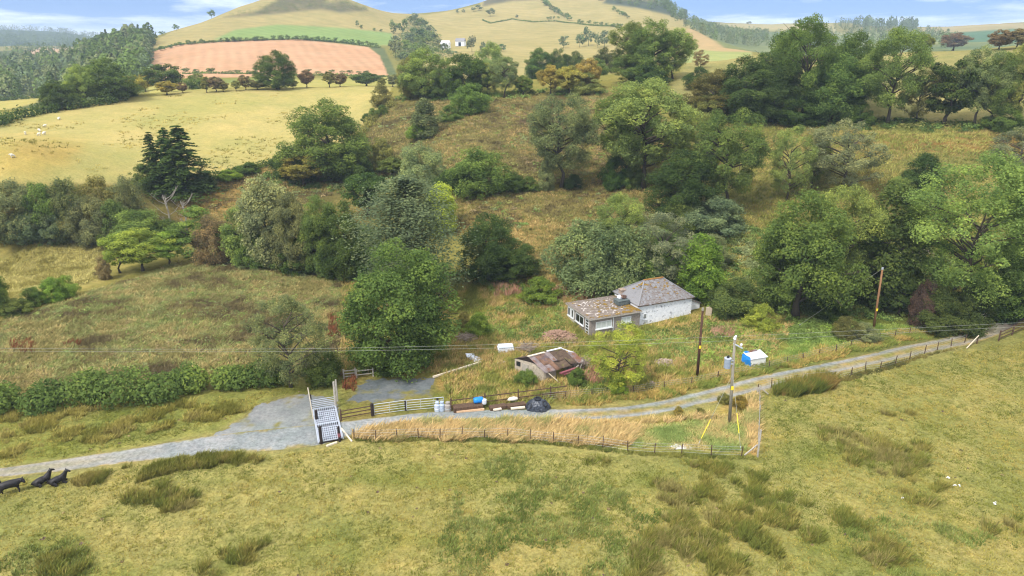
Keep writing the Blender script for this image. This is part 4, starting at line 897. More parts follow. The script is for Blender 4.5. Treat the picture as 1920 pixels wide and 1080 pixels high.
M_RUBBLE=surf('rubble',(150,128,112),(186,168,152),8,0.95,(110,90,78),3,0.6,bump=0.8)
M_GREYW=surf('weathered_timber',(150,142,130),(184,176,164),8,0.9,stretch=(1,1,.3))
M_PALEW=surf('pale_timber',(206,190,166),(228,214,192),6,0.85)
M_BROWNW=surf('brown_timber',(74,56,44),(104,82,64),7,0.9,stretch=(1,1,.3))
M_BLACKW=surf('tarred_timber',(34,28,26),(58,48,42),7,0.9)
M_RUST=surf('rusty_iron',(98,74,60),(136,104,84),2.2,0.85,(96,84,86),0.8,0.52,bump=0.3)
M_RUST2=surf('grey_rusty_iron',(112,100,100),(146,132,128),2.2,0.8,(122,84,62),0.9,0.55,bump=0.3)
M_RUST3=surf('brown_iron',(72,58,50),(104,86,70),3,0.9,(120,116,62),1.2,0.62,bump=0.3)
M_GALV=surf('galvanised_steel',(176,182,188),(206,210,214),6,0.45,metal=0.35)
M_GALV2=surf('bright_galvanised_steel',(172,178,190),(196,200,210),6,0.5,metal=0.15)
M_BLUE=surf('blue_plastic',(24,120,200),(44,142,220),4,0.45)
M_WPL=surf('white_plastic',(226,228,232),(240,240,242),4,0.5)
M_WIRE=surf('steel_wire',(150,150,148),(176,176,172),4,0.5,metal=0.3)
M_CABLE=surf('power_cable',(150,150,138),(168,168,154),4,0.6)
M_YEL=surf('yellow_plastic',(236,206,40),(246,218,60),4,0.5)
M_PORC=surf('white_porcelain',(232,232,236),(244,244,246),4,0.25)
M_SHEETB=surf('black_plastic',(40,44,54),(66,72,84),5,0.35,spec=0.5,bump=0.3)
M_TYRE=surf('tyre_rubber',(30,32,36),(48,50,56),5,0.7)
M_PINK=surf('faded_red_paint',(150,90,96),(126,70,78),5,0.7)
M_COW=surf('black_hide',(15,12,13),(34,28,28),3,0.55,spec=0.4)
M_SHEEP=surf('fleece',(204,196,176),(222,214,196),9,1.0)
M_LITTER=surf('white_rag',(232,232,232),(246,246,246),5,0.9)
HF=at(1195,611); HF.z=float(ground_z(HF.x,HF.y)); HA=math.radians(23.3)
house=thing('cottage','derelict whitewashed cottage with slate hip roof and flat roofed stone extension','house',HF,HA)
HW,HD,HE,RG=9.1,6.3,3.06,2.35
w=MB()
# walls as four solid leaves
w.box((HW/2,.15,HE/2-.3),(HW,.3,HE+.6)); w.box((HW/2,HD-.15,HE/2-.3),(HW,.3,HE+.6)); w.box((.15,HD/2,HE/2-.3),(.3,HD-.604,HE+.6)); w.box((HW-.15,HD/2,HE/2-.3),(.3,HD-.604,HE+.6))
wall=w.build('wall',M_WHITE,house)
def window(parent,x,z,ww,hh,face,pane=M_DARK,bars=1,fr=M_TIMBERW,rev=.05):
    """window on a face: ('y',-1,y0) looks to -y, ('x',-1,x0) looks to -x"""
    ax,sg,o=face
    def P(a,b,c): return (a,o+sg*c,b) if ax=='y' else (o+sg*c,a,b)
    def S(a,b,c): return (a,c,b) if ax=='y' else (c,a,b)
    f=MB(); t=.09
    f.box(P(x,z+hh/2-t/2,.02),S(ww,t,.10)); f.box(P(x,z-hh/2+t/2,.02),S(ww,t,.10)); f.box(P(x-ww/2+t/2,z,.021),S(t,hh-2*t-.004,.10)); f.box(P(x+ww/2-t/2,z,.021),S(t,hh-2*t-.004,.10))
    for k in range(bars): f.box(P(x-ww/2+ww*(k+1)/(bars+1),z,.018),S(.07,hh-2*t-.004,.07))
    win=f.build('window',fr,parent)
    MB().box(P(x,z,-.01),S(ww-2*t+.02,hh-2*t+.02,.04)).build('pane',pane,win)
    MB().box(P(x,z-hh/2-.05,.08),S(ww+.2,.09,.2)).build('sill',fr,win)
    return win
window(house,1.15,1.25,.55,.85,('y',-1,0.0))
# hip roof, with eaves
ov=.22; e=[(-ov,-ov,HE-.02),(HW+ov,-ov,HE-.02),(HW+ov,HD+ov,HE-.02),(-ov,HD+ov,HE-.02)]; r0=(2.85,HD/2,HE+RG); r1=(HW-3.1,HD/2,HE+RG)
r=MB(); r.slab([e[0],e[1],r1,r0],.12); r.slab([e[2],e[3],r0,r1],.12)
roof=r.build('roof',M_SLATE,house)
q=MB(); q.slab([e[3],e[0],r0],.12); q.slab([e[1],e[2],r1],.12); hp=q.build('hip_slope',M_SLATE2,house)
rt=MB(); rt.beam(Vector(r0)+Vector((-.1,0,.05)),Vector(r1)+Vector((.1,0,.05)),.24,.14); rt.build('ridge_tile',M_RIDGE,roof)
for a,b in((e[0],r0),(e[3],r0),(e[1],r1),(e[2],r1)): MB().beam(Vector(a)+Vector((0,0,.05)),Vector(b)+Vector((0,0,.05)),.18,.10).build('hip_tile',M_SLATE2,roof)
ms=MB(); rngm=random.Random(3); nrm=(Vector(e[1])-Vector(e[0])).cross(Vector(r0)-Vector(e[0])).normalized()
for k in range(34):
    u_=rngm.random(); v_=rngm.betavariate(1.6,1.6); xl=e[0][0]+(r0[0]-e[0][0])*v_; xr=e[1][0]+(r1[0]-e[1][0])*v_
    x=xl+(xr-xl)*(rngm.gauss(.14,.07) if k<14 else u_); v2=.72+.2*rngm.random() if k<14 else v_
    p=Vector((x,e[0][1]+(r0[1]-e[0][1])*v2,e[0][2]+RG*v2))+nrm*.02; s=rngm.uniform(.10,.26)
    ms.box(p,(s*1.6,s,.06),0,0,math.atan2(RG,HD/2)) 
tag(ms.build('roof_moss',M_MOSS,roof),kind='stuff')
st=MB()                                                             # slipped and broken slates
for k in range(70):
    v_=rngm.random(); xl=e[0][0]+(r0[0]-e[0][0])*v_; xr=e[1][0]+(r1[0]-e[1][0])*v_; x=xl+(xr-xl)*rngm.random()
    p=Vector((x,e[0][1]+(r0[1]-e[0][1])*v_,e[0][2]+RG*v_))+nrm*.03; st.box(p,(rngm.uniform(.18,.34),rngm.uniform(.25,.5),.03),rngm.uniform(-.3,.3),0,math.atan2(RG,HD/2)+rngm.uniform(-.05,.08))
tag(st.build('slipped_slate',M_SLATE2,roof),kind='stuff')
MB().box((.35,HD*.78,HE+.25),(.7,.75,.9)).box((.35,HD*.78,HE+.75),(.85,.9,.14)).build('chimney_stub',M_RUBBLE,house)
MB().box((HW/2,-.23,HE-.10),(HW+.5,.10,.10)).build('gutter',M_RUST3,house)
# lean-to on the right
lt=MB(); lt.add([(HW+.003,1.0,-.4),(HW+2.3,1.0,-.4),(HW+2.3,4.2,-.4),(HW+.003,4.2,-.4),(HW+.003,1.0,2.2),(HW+2.3,1.0,1.35),(HW+2.3,4.2,1.35),(HW+.003,4.2,2.2)],[(0,1,5,4),(1,2,6,5),(2,3,7,6),(3,0,4,7),(4,5,6,7),(0,3,2,1)])
lean=lt.build('lean_to',M_WHITE2,house)
MB().slab([(HW+.01,.85,2.36),(HW+2.5,.85,1.44),(HW+2.5,4.35,1.44),(HW+.01,4.35,2.36)],.1).build('lean_to_roof',M_SLATE,lean)
# flat roofed extension on the left
X0,X1,Y0,Y1,EH=-7.85,-.01,-.5,6.0,2.3
x=MB(); x.box(((X0+X1)/2,Y0+.12,EH/2-.3),(X1-X0,.24,EH+.6)); x.box(((X0+X1)/2,Y1-.12,EH/2-.3),(X1-X0,.24,EH+.6)); x.box((X0+.12,(Y0+Y1)/2,EH/2-.3),(.24,Y1-Y0-.484,EH+.6)); x.box((X1-.12,(Y0+Y1)/2,EH/2-.3),(.24,Y1-Y0-.484,EH+.6))
ext=x.build('extension_wall',M_STONE,house)
fr=MB().box(((X0+X1)/2-.08,(Y0+Y1)/2,EH+.13),(X1-X0+.34,Y1-Y0+.62,.22),0).build('flat_roof',M_FELT,house)
mo=MB()
for k in range(120):
    a=rngm.random(); xx=X0+(X1-X0)*rngm.random(); yy=Y0+(Y1-Y0)*rngm.random()
    if k<90: xx=X1-abs(rngm.gauss(0,1.5))-.1; yy=Y0+rngm.random()*(Y1-Y0)*.7
    if k<60 and k%2: yy=Y0-.15+abs(rngm.gauss(0,.3)); xx=X0+(X1-X0)*rngm.random()
    s=rngm.uniform(.08,.30); mo.box((min(max(xx,X0+.1),X1-.2),min(max(yy,Y0-.1),Y1),EH+.245+rngm.uniform(0,.008)),(s*1.7,s*1.2,rngm.uniform(.05,.12)),rngm.uniform(0,3))
tag(mo.build('roof_moss',M_MOSS,fr),kind='stuff')
M_STONEF=surf('flaked_felt',(186,174,166),(212,204,198),6,.95)
gr=MB()
for k in range(110):
    s=rngm.uniform(.05,.17); gr.box((rngm.uniform(X0+.2,X1-1.4),rngm.uniform(Y0+.1,Y1-.3),EH+.25),(s*1.8,s,rngm.uniform(.03,.07)),rngm.uniform(0,3))
tag(gr.build('flaking_felt',M_STONEF,fr),kind='stuff')
MB().box(((X0+X1)/2-.08,Y0-.325,EH+.10),(X1-X0+.36,.03,.17)).box((X0-.265,(Y0+Y1)/2,EH+.10),(.03,Y1-Y0+.64,.17)).build('fascia',M_GREYW,fr)
tk=MB().box((X1-1.15,2.6,EH+.62),(1.8,1.4,.60)).build('water_tank',M_TANK,house,bevel=.04)
MB().box((X1-1.15,2.6,EH+.95),(1.9,1.5,.05)).build('tank_lid',M_TANK,tk)
MB().box((X1-.75,2.75,EH+1.28),(.75,.5,.42),.2,.25).build('tank_box',M_RUST,tk)
MB().box((X1-1.2,3.0,EH+1.2),(.5,.6,.35),.3).build('tank_sheet',M_WPL,tk)
# extension openings: front (towards the lane) and left side
window(house,X0+2.05,1.32,2.5,1.05,('y',-1,Y0),M_CURTAIN,2)
window(house,X0+5.6,1.50,1.55,.85,('y',-1,Y0),M_CURTAIN,1)
MB().box((X0+3.55,Y0-.02,1.2),(.10,.06,2.2)).build('downpipe',M_TIMBERW,house)
dr=MB(); dx=X0
for yy in(Y0+.42,Y0+1.30): dr.box((dx-.02,yy,1.06),(.12,.09,2.16))
for k in range(6): dr.box((dx-.018,Y0+.86,.04+k*.40),(.10,.78,.10))
door=dr.build('door',M_TIMBERW,house); MB().box((dx+.0,Y0+.86,1.05),(.06,.80,2.05)).build('door_pane',M_DARK,door)
window(house,Y0+3.0,1.35,2.3,1.25,('x',-1,X0),M_DARK,1)
pn=MB().box((X0-.02,Y0+5.55,.95),(.10,1.9,2.5)).build('white_panel',M_TIMBERW,house)
window(house,Y0+5.0,1.45,.62,1.25,('x',-1,X0-.07),M_DARK,0); window(house,Y0+6.0,1.45,.7,1.25,('x',-1,X0-.07),M_DARK,0)
# tan slab right of the cottage
p=at(1328,592); MB().slab([(-.42,0,0),(.42,0,-.05),(.46,0,1.05),(.1,0,1.3),(-.35,0,1.15)],.35).build('stone_slab',surf('tan_stone',(178,160,136),(198,182,158),5,0.95,bump=.5),None,loc=p); so_=COL.objects[-1] if False else bpy.data.objects['stone_slab']; so_.rotation_euler=(0,0,-.2)
tag(so_,'upright tan stone slab standing behind the dark pole','stone')
# ================================================================== THE TIN ROOFED SHED
SA=at(1019,716); SR=math.radians(30.5); shed=thing('shed','tumbledown stone shed with rusty patched tin roof','shed',SA,SR)
SL,SDp,SE_,SRd=6.2,3.9,1.25,2.6
g=MB(); g.add([(0,0,-.4),(0,SDp,-.4),(0,SDp,1.75),(0,SDp*.52,2.1),(0,0,SE_)],[(0,1,2,3,4)]); g.add([(.35,0,-.4),(.35,SDp,-.4),(.35,SDp,1.75),(.35,SDp*.52,2.1),(.35,0,SE_)],[(4,3,2,1,0)])
g.add([(0,0,-.4),(0,0,SE_),(.35,0,SE_),(.35,0,-.4)],[(0,1,2,3)]); g.add([(0,SDp,-.4),(0,SDp,1.75),(.35,SDp,1.75),(.35,SDp,-.4)],[(3,2,1,0)])
g.add([(0,0,SE_),(0,SDp*.52,2.1),(.35,SDp*.52,2.1),(.35,0,SE_)],[(0,1,2,3)]); g.add([(0,SDp*.52,2.1),(0,SDp,1.75),(.35,SDp,1.75),(.35,SDp*.52,2.1)],[(0,1,2,3)])
M_STONEL=surf('pale_stone',(170,156,138),(200,188,170),6,0.9,(120,108,94),3.5,0.60,bump=0.9,stretch=(1,1,2.2))
gw=g.build('gable_wall',M_STONEL,shed)
MB().box((1.2,.18,SE_/2-.2),(1.7,.36,SE_+.4)).box((SL/2,SDp-.18,.65),(SL-.75,.34,2.1)).box((SL-.2,SDp*.55,.6),(.34,SDp*.8,2.0)).build('side_wall',M_STONE,shed)
MB().slab([(.04,SDp*.30,1.98),(.04,SDp*.96,1.80),(.04,SDp*.5,SRd-.12)],.06).build('gable_board',M_BLACKW,shed)
MB().box((-.04,SDp*.62,.55),(.08,.0+.9,1.9)).build('gable_door',M_GREYW,gw); MB().box((-.04,SDp*.86,1.25),(.1,.5,.55)).build('gable_window',M_DARK,gw)
for k in range(7): pass
MB().box((-.03,SDp*.36,1.62),(.05,.04,.5)).box((-.03,SDp*.31,1.6),(.05,.04,.5)).box((-.03,SDp*.26,1.58),(.05,.04,.5)).box((-.035,SDp*.31,1.68),(.05,.5,.04)).build('lattice',M_PALEW,gw)
def corr(x0,x1,t0,t1,mat,name,lift,side=0,sag=0.0):
    """corrugated sheet from x0..x1, t0..t1 down the slope"""
    nx=int((x1-x0)/.055); ny=6; vs=[];fs=[]
    for i in range(nx+1):
        for j in range(ny+1):
            t=t0+(t1-t0)*j/ny; xx=x0+(x1-x0)*i/nx
            y=(SDp*.5-.02)*(1-t)-.35*t if side==0 else SDp*.5+(SDp*.5+.25)*t; z=SRd+(SE_-.05-SRd)*t if side==0 else SRd+(1.65-SRd)*t
            z+=lift+.022*math.sin(i*1.55)-sag*math.sin(math.pi*i/nx)*math.sin(math.pi*min(t,1))
            vs.append((xx,y,z)); 
    for i in range(nx):
        for j in range(ny): fs.append((i*(ny+1)+j,(i+1)*(ny+1)+j,(i+1)*(ny+1)+j+1,i*(ny+1)+j+1))
    o=MB().add(vs,fs).build(name,mat,shed,smooth=True); s=o.modifiers.new('thick','SOLIDIFY'); s.thickness=.012; return o
corr(-.18,.72,-.01,1.0,M_RUST2,'roof_sheet',.02); corr(.70,1.60,0,.62,M_RUST,'roof_sheet',.045); corr(.72,1.6,.58,1.0,M_RUST2,'roof_sheet',.02); corr(1.55,2.35,0,1.0,M_RUST,'roof_sheet',.03)
corr(2.32,3.1,0,.55,M_RUST2,'roof_sheet',.055); corr(2.9,4.4,.02,.56,M_RUST3,'roof_sheet',.03,sag=.1); corr(2.3,4.2,.52,.96,M_RUST3,'roof_sheet',.0,sag=.16); corr(4.3,5.5,.05,.9,M_RUST3,'roof_sheet',.03,sag=.12); corr(5.4,6.5,.28,.97,M_RUST2,'roof_sheet',.05,sag=.05)
corr(-.1,4.2,.0,1.0,M_RUST3,'roof_sheet',.0,side=1)
MB().beam((-.2,SDp*.5,SRd+.06),(2.5,SDp*.5,SRd+.07),.26,.08).build('ridge_cap',M_PALEW,shed); MB().beam((2.9,SDp*.5,SRd+.12),(5.3,SDp*.5,SRd+.10),.22,.07).build('ridge_cap',M_WPL,shed)
MB().beam((5.2,SDp*.5,SRd+.05),(6.3,SDp*.30,SRd-.45),.10,.10).beam((5.6,SDp*.52,SRd-.1),(6.4,SDp*.4,SRd-.5),.08,.08).beam((6.0,SDp*.1,SRd-1.2),(6.5,SDp*.5,SRd-.6),.09,.09).build('broken_rafter',M_WPL,shed)
MB().beam((5.6,-.3,.3),(6.3,-.1,1.5),.08,.08).beam((3.1,-.5,.25),(5.4,-.3,1.1),.08,.06).build('fallen_strut',M_GREYW,shed)
MB().beam((2.2,-.45,.75),(4.9,-.5,.9),.28,.18).beam((2.6,-.6,.55),(4.4,-.7,.6),.2,.14).build('red_timber',M_PINK,shed)
MB().beam((.35,-.05,SE_+.05),(1.2,-1.2,-.05),.08,.08).build('leaning_post',M_PALEW,shed)
for o in list(COL.objects):                                         # the old shed leans: its plan is out of square
    q=o
    while q.parent: q=q.parent
    if q is shed and o.type=='MESH':
        for v in o.data.vertices: v.co.x=v.co.x*.86-.40*v.co.y
# ================================================================== HEAPS, JUNK
def heap(name,px,base,wid,hgt,mat,label,cat,n=180,sz=(.12,.38),dep=.7):
    p=at(px,base); w=wid*mpp(p)/2; h=hgt; rng=random.Random(int(px)); mb=MB(); K=18
    vs=[];fs=[]
    for i in range(9):
        t=i/8
        for k in range(K):
            a=6.283*k/K; rr=(1-t)**.75*(1+.18*math.sin(3*a+px)+rng.uniform(-.08,.08)); vs.append((w*rr*math.cos(a),w*dep*rr*math.sin(a),h*t-.1+rng.uniform(-.04,.04)))
    for i in range(8):
        for k in range(K): fs.append((i*K+k,i*K+(k+1)%K,(i+1)*K+(k+1)%K,(i+1)*K+k))
    mb.add(vs,fs)
    for k in range(n):
        a=rng.uniform(0,6.283); t=rng.random(); rr=(1-t)**.75*rng.uniform(.9,1.08); s=rng.uniform(*sz)
        mb.box((w*rr*math.cos(a),w*dep*rr*math.sin(a),h*t),(s,s*.7,s*.5),rng.uniform(0,3),rng.uniform(-.5,.5),rng.uniform(-.5,.5))
    return tag(mb.build(name,mat,None,loc=p+Vector((0,w*dep*.5,0))),label,cat)
M_EARTH=surf('red_brown_earth',(132,104,86),(164,134,114),4,1.0,(116,94,74),2,0.6,bump=.9)
heap('earth_mound',1046,641,84,1.0,M_EARTH,'heap of pinkish brown earth and rubble before the cottage extension','mound',420,(.10,.34),.8)
def brush(px,base,wid,hgt,label,n=150,mat=None):
    p=at(px,base); w=wid*mpp(p)/2; rng=random.Random(int(px)*3); mb=MB()
    for k in range(n):
        c=Vector((rng.gauss(0,w*.45),rng.gauss(0,w*.4),rng.random()*hgt*.7)); d=Vector((rng.gauss(0,1),rng.gauss(0,1),rng.gauss(.1,.35))).normalized()*rng.uniform(.4,1.0); mb.tube([c-d,c+d],[.035,.015],4,False)
    return tag(mb.build('brushwood_pile',mat or surf('dry_twigs',(124,108,94),(164,148,132),6,.95),None,loc=p),label,'brushwood')
brush(985,660,34,1.3,'grey brushwood pile just behind the shed'); brush(874,640,30,1.2,'grey brushwood pile in the grass right of the great front tree'); brush(1092,686,34,1.2,'twiggy brush heaped against the far end of the shed'); brush(1715,480,60,1.8,'wide pile of cut branches on the bank behind the brown pole',260)
p=at(948,659); o=thing('pallet_stack','stack of pale blue white crates and pallets behind the shed','pallets',p,.15)
for k,(dx_,dz) in enumerate([(0,0),(.05,.22),(-.04,.44)]):
    m=MB()
    for i in range(7): m.box((dx_-.9+.3*i,0,.16+dz),(.2,1.2,.03))
    for yy in(-.5,0,.5): m.box((dx_,yy,.075+dz),(2.0,.1,.14))
    m.build('pallet',M_WPL,o)
MB().box((0,0,.78),(1.9,1.1,.22)).build('plastic_sheet',surf('bluish_sheet',(196,206,218),(222,228,236),5,.4),o,bevel=.05)
p=at(887,674); mb=MB(); 
for a in((-.35,.5,.3,.4),(.25,-.1,.2,-.3),(.6,-.5,.12,.2)): mb.box((a[0],a[1],a[2]),(1.15,.75,.05),a[3],.2,.35)
tag(mb.build('metal_sheet',surf('pale_sheet_metal',(196,202,212),(224,228,234),5,.45),None,loc=p),'crumpled pale metal sheets lying in the dry grass','sheet metal')
p=at(938,682); tag(MB().box((0,0,.12),(.9,.3,.12),.5,.15).box((.3,.3,.16),(.5,.2,.1),-.4).build('wood_scrap',M_PALEW,None,loc=p),'small pale wood scraps in the grass left of the shed','wood')
a=at(812,710); b=at(902,683); tag(MB().beam(a+Vector((0,0,.18)),b+Vector((0,0,.3)),.22,.2).build('timber_beam',M_PALEW,None),'long pale beam lying from the yard corner towards the metal sheets','beam')
p=at(1120,672); tag(MB().beam((0,0,0),(.9,0,.05),.3,.06).beam((-.2,.2,.05),(.5,.3,.1),.2,.05).build('plank_scrap',M_WPL,None,loc=at(1098,668)),'white plank lying behind the right end of the shed','plank')
heap('rubble_heap',1250,684,46,.45,M_RUBBLE,'low pale rubble heap behind the small light green tree','rubble',160,(.1,.3),.7)
heap('rubble_heap',1222,724,22,.4,M_RUBBLE,'small grey rubble heap by the fence near the lane','rubble',70,(.1,.28),.8)
# ---- cattle grid across the lane
G0,G1,G2,G3=onz(601,831,.05),onz(640,825,.05),onz(588,770,.05),onz(628,763,.05)
for v in(G0,G1,G2,G3): v.z=float(ground_z(v.x,v.y))
GO=(G0+G1)/2; gd=((G2+G3)/2-GO); GL=gd.length; ga=math.atan2(gd.y,gd.x)-math.pi/2; GW=2.15
grid=thing('cattle_grid','galvanised cattle grid lying across the gravel lane in two sections','cattle grid',GO+Vector((0,0,.05)),ga)
MB().box((0,GL/2,.0),(GW,GL,.06)).build('pit_shade',M_BLACKW,grid)  # flat black slab; the shade of the pit is put into its colour
for k in range(2):
    y0=k*GL/2+.04; y1=(k+1)*GL/2-.04; m=MB()
    for i in range(12): m.box((-GW/2+GW*i/11,(y0+y1)/2,.17),(.075,y1-y0,.09))
    for j,yy in enumerate(np.linspace(y0,y1,9)): 
        if j in(7,): continue
        m.box((0,yy,.196),(GW+.06,.085,.09))
    m.build('grid_section',M_GALV2,grid)
for s in(-1,1):
    rl=MB(); rl.tube([(s*(GW/2+.10),-.1,.16),(s*(GW/2+.10),GL+.1,.16)],.06,8); rl.build('edge_rail',M_GALV2,grid)
p=onz(585,771,0); q=onz(628,764,0); p.z=q.z=float(ground_z(p.x,p.y)); p=Vector(p); q=Vector(q)
wg=thing('wing_gate','short barred metal gate standing at the far end of the cattle grid','gate',p,math.atan2(q.y-p.y,q.x-p.x)); Lg=(q-p).length
m=MB()
for k in range(6): m.tube([(0,0,.22+k*.21),(Lg,0,.22+k*.21)],.028,6)
m.build('rail',M_GALV2,wg); m=MB(); m.tube([(0,0,.05),(0,0,1.35)],.035,6).tube([(Lg,0,.05),(Lg,0,1.35)],.035,6).build('end_post',M_GALV2,wg)
def post(px,base,top,r,mat,label,name='gate_post',lean=0.0,cat='post',cap=None,dx=0.0):
    p=at(px,base); h=height_to(p,top); mb=MB().tube([(0,0,-.3),(lean*.5,0,h*.5),(lean,dx,h)],[r,r*.97,r*.92],8); return tag(mb.build(name,mat,None,loc=p,smooth=False),label,cat)
post(603,832,800,.16,M_BLACKW,'thick black post at the near left corner of the cattle grid'); post(594,790,770,.16,M_BLACKW,'black post at the middle left edge of the cattle grid')
pp=post(637,828,800,.13,M_BLACKW,'black post with a red wrap at the near right corner of the cattle grid')
MB().tube([(0,0,.55),(0,0,.95)],.16,8).build('red_wrap',M_PINK,pp)
post(585,770,740,.10,M_BLACKW,'short black post beside the tall pale post at the grid'); post(588,786,727,.06,M_PALEW,'tall thin pale post at the far left of the cattle grid',lean=-.25)
post(630,765,716,.13,M_GREYW,'tall weathered gate post at the far right of the cattle grid'); post(633,752,712,.10,M_GREYW,'second weathered post just behind the tall gate post')
a=at(641,818); b=at(660,829); tag(MB().beam(a+Vector((0,0,.9)),b+Vector((0,0,.06)),.14,.10).build('prop_timber',M_PALEW,None),'pale timber prop leaning from the red wrapped post','timber')
a=at(612,838); b=at(632,831); tag(MB().beam(a+Vector((0,0,.08)),b+Vector((0,0,.08)),.2,.14).build('timber_kerb',M_PALEW,None),'pale timber lying along the near edge of the cattle grid','timber')
# ---- rail fences and gates along the lane
def rail_fence(pts,n_posts,hh,nr,mat,label,pr=.09,rw=.10,over=0.0,lowboard=None):
    A,B=at(*pts[0]),at(*pts[1]); r=thing('rail_fence',label,'fence',A); d=B-A
    mp_=MB().tube([(0,0,-.3),(0,0,hh+.18)],pr,6).mesh('post',mat)
    for k in range(n_posts):
        o=link('post',mp_,r); q=A+d*(k/(n_posts-1)) if n_posts>1 else A; o.location=Vector((q.x,q.y,float(ground_z(q.x,q.y))))-A
    for k in range(nr):
        z=hh*(k+1)/nr-.06; m=MB().beam((0,0,z),d*(1+over)+Vector((0,0,z)),.06,rw); m.build('rail',mat,r)
    return r
rail_fence([(640,789),(697,779)],2,1.15,3,M_BROWNW,'short brown rail fence between the cattle grid and the field gates')
rail_fence([(846,771),(1032,747)],4,1.30,2,M_BROWNW,'long brown rail fence with dark posts beside the lane',over=.17)
rail_fence([(645,711),(667,709)],2,1.1,3,M_GREYW,'pale rail fence stub in front of the great front tree')
rail_fence([(669,710),(700,706)],2,1.0,2,M_GREYW,'broken grey rail fence running behind the gravel yard')
rail_fence([(1800,616),(1853,600)],2,1.2,3,M_PALEW,'pale slanting rail fence on the lane corner at the right',rw=.12)
rail_fence([(1872,640),(1922,618)],3,1.35,3,M_BROWNW,'dark rail fence at the far right end of the lane')
def field_gate(pa,pb,hh,label,uprights):
    A,B=at(*pa),at(*pb); L=(B-A).length; r=thing('field_gate',label,'gate',A,math.atan2(B.y-A.y,B.x-A.x)); r.rotation_euler.y=-math.asin((B.z-A.z)/L)
    f=MB().tube([(0,0,.12),(0,0,1.28)],.035,8).tube([(L,0,.12),(L,0,1.28)],.035,8).tube([(0,0,1.28),(L,0,1.28)],.04,8).tube([(0,0,.12),(L,0,.12)],.03,8); f.build('gate_frame',M_GALV,r)
    for k in range(3): MB().tube([(0,0,.42+k*.27),(L,0,.42+k*.27)],.026,6).build('bar',M_GALV,r)
    for u_ in uprights: MB().tube([(L*u_,.0,.12),(L*u_,0,1.28)],.022,6).build('upright',M_GALV,r)
    return r
field_gate((702,779),(761,771),1.2,'left hand galvanised field gate beside the lane',(.48,)); field_gate((763,771),(832,765),1.2,'right hand galvanised field gate behind the milk churns',(.38,.74))
post(699,780,757,.17,M_BLACKW,'thick black hanging post left of the field gates'); post(761,770,751,.13,M_BLACKW,'black meeting post between the two field gates'); post(821,765,747,.13,M_BLACKW,'black post behind the milk churns')
def churn(px,base,label,mat,hh=1.0,r=.30,band=None):
    p=at(px,base); t=thing('drum',label,'drum',p,0,'drums by the field gates')
    MB().tube([(0,0,0),(0,0,.05),(0,0,hh*.72),(0,0,hh*.84),(0,0,hh*.9),(0,0,hh)],[r,r*1.03,r,r*.62,r*.6,r*.66],12).build('body',mat,t,smooth=False)
    MB().tube([(0,0,hh*1.0),(0,0,hh*1.06)],r*.7,12).build('lid',mat,t)
    if band: MB().tube([(0,0,hh*.30),(0,0,hh*.38)],r*1.05,12).build('band',band,t)
churn(820,771,'bluish grey drum with a white band, left of the drums at the gate end',surf('blue_grey_drum',(168,180,196),(194,202,214),4,.5),1.0,.30,M_WPL)
churn(829,770,'second bluish drum touching the banded drum',surf('blue_drum',(150,166,188),(182,192,206),4,.5),1.0,.30)
churn(840,770,'dull grey dustbin right of the bluish drums',surf('dull_drum',(140,134,128),(168,160,152),4,.6),.95,.36,M_GALV)
# silage clamp boards, planks and barrel
a,b=at(850,772),at(905,766); tag(MB().beam(a+Vector((0,0,.3)),b+Vector((0,0,.3)),.9,.62).build('sleeper_stack',M_BROWNW,None,bevel=.03),'stack of dark brown sleepers below the rail fence','timber')
a,b=at(856,775),at(908,770); tag(MB().beam(a+Vector((0,0,.16)),b+Vector((0,0,.16)),.2,.2).build('plank',surf('orange_plank',(206,166,130),(224,188,152),6,.85),None),'long orange pale plank lying in front of the dark sleepers','plank')
for k,(x0,y0,x1,y1,l) in enumerate([(918,769,948,764,'grey planks piled right of the dark sleepers'),(925,772,940,770,'short pale plank in front of the grey planks'),(950,766,985,761,'long brown plank pile left of the black sheeted heap'),(958,770,984,767,'pale plank leaning before the brown plank pile')]):
    a,b=at(x0,y0),at(x1,y1); mm=MB().beam(a+Vector((0,0,.22)),b+Vector((0,0,.22)),.7 if k%2==0 else .3,.32 if k%2==0 else .14); tag(mm.build('plank_pile',[M_BROWNW,M_PALEW,M_BROWNW,M_PALEW][k],None),l,'planks')
p=at(897,765); bt=thing('barrel','bright blue plastic barrel lying on the sleepers','barrel',p+Vector((0,0,.62)),.3)
MB().tube([(-.5,0,.32),(-.45,0,.32),(0,0,.32),(.45,0,.32),(.5,0,.32)],[.24,.31,.34,.31,.24],14).build('body',M_BLUE,bt,smooth=True); MB().tube([(-.2,0,.32),(-.14,0,.32)],.352,14).tube([(.14,0,.32),(.2,0,.32)],.352,14).build('hoop',M_BLUE,bt)
p=at(908,765); tag(MB().tube([(0,0,.45),(0,0,.6),(0,0,1.0),(0,0,1.06)],[.2,.27,.27,.16],10).build('bucket',surf('pale_grey_bucket',(196,200,204),(220,222,226),4,.5),None,loc=p),'pale grey tub beside the blue barrel','tub')
p=at(961,758); mb=MB().tube([(-.55,0,.55),(-.35,.02,.6),(.1,.0,.62),(.5,.03,.56),(.62,0,.53)],[.06,.2,.25,.19,.05],9); o=mb.build('sack',surf('cream_sack',(222,210,190),(238,228,212),6,.95),None,loc=p,smooth=True); o.rotation_euler=(0,0,.3); tag(o,'cream sack lying on the planks under the fence','sack')
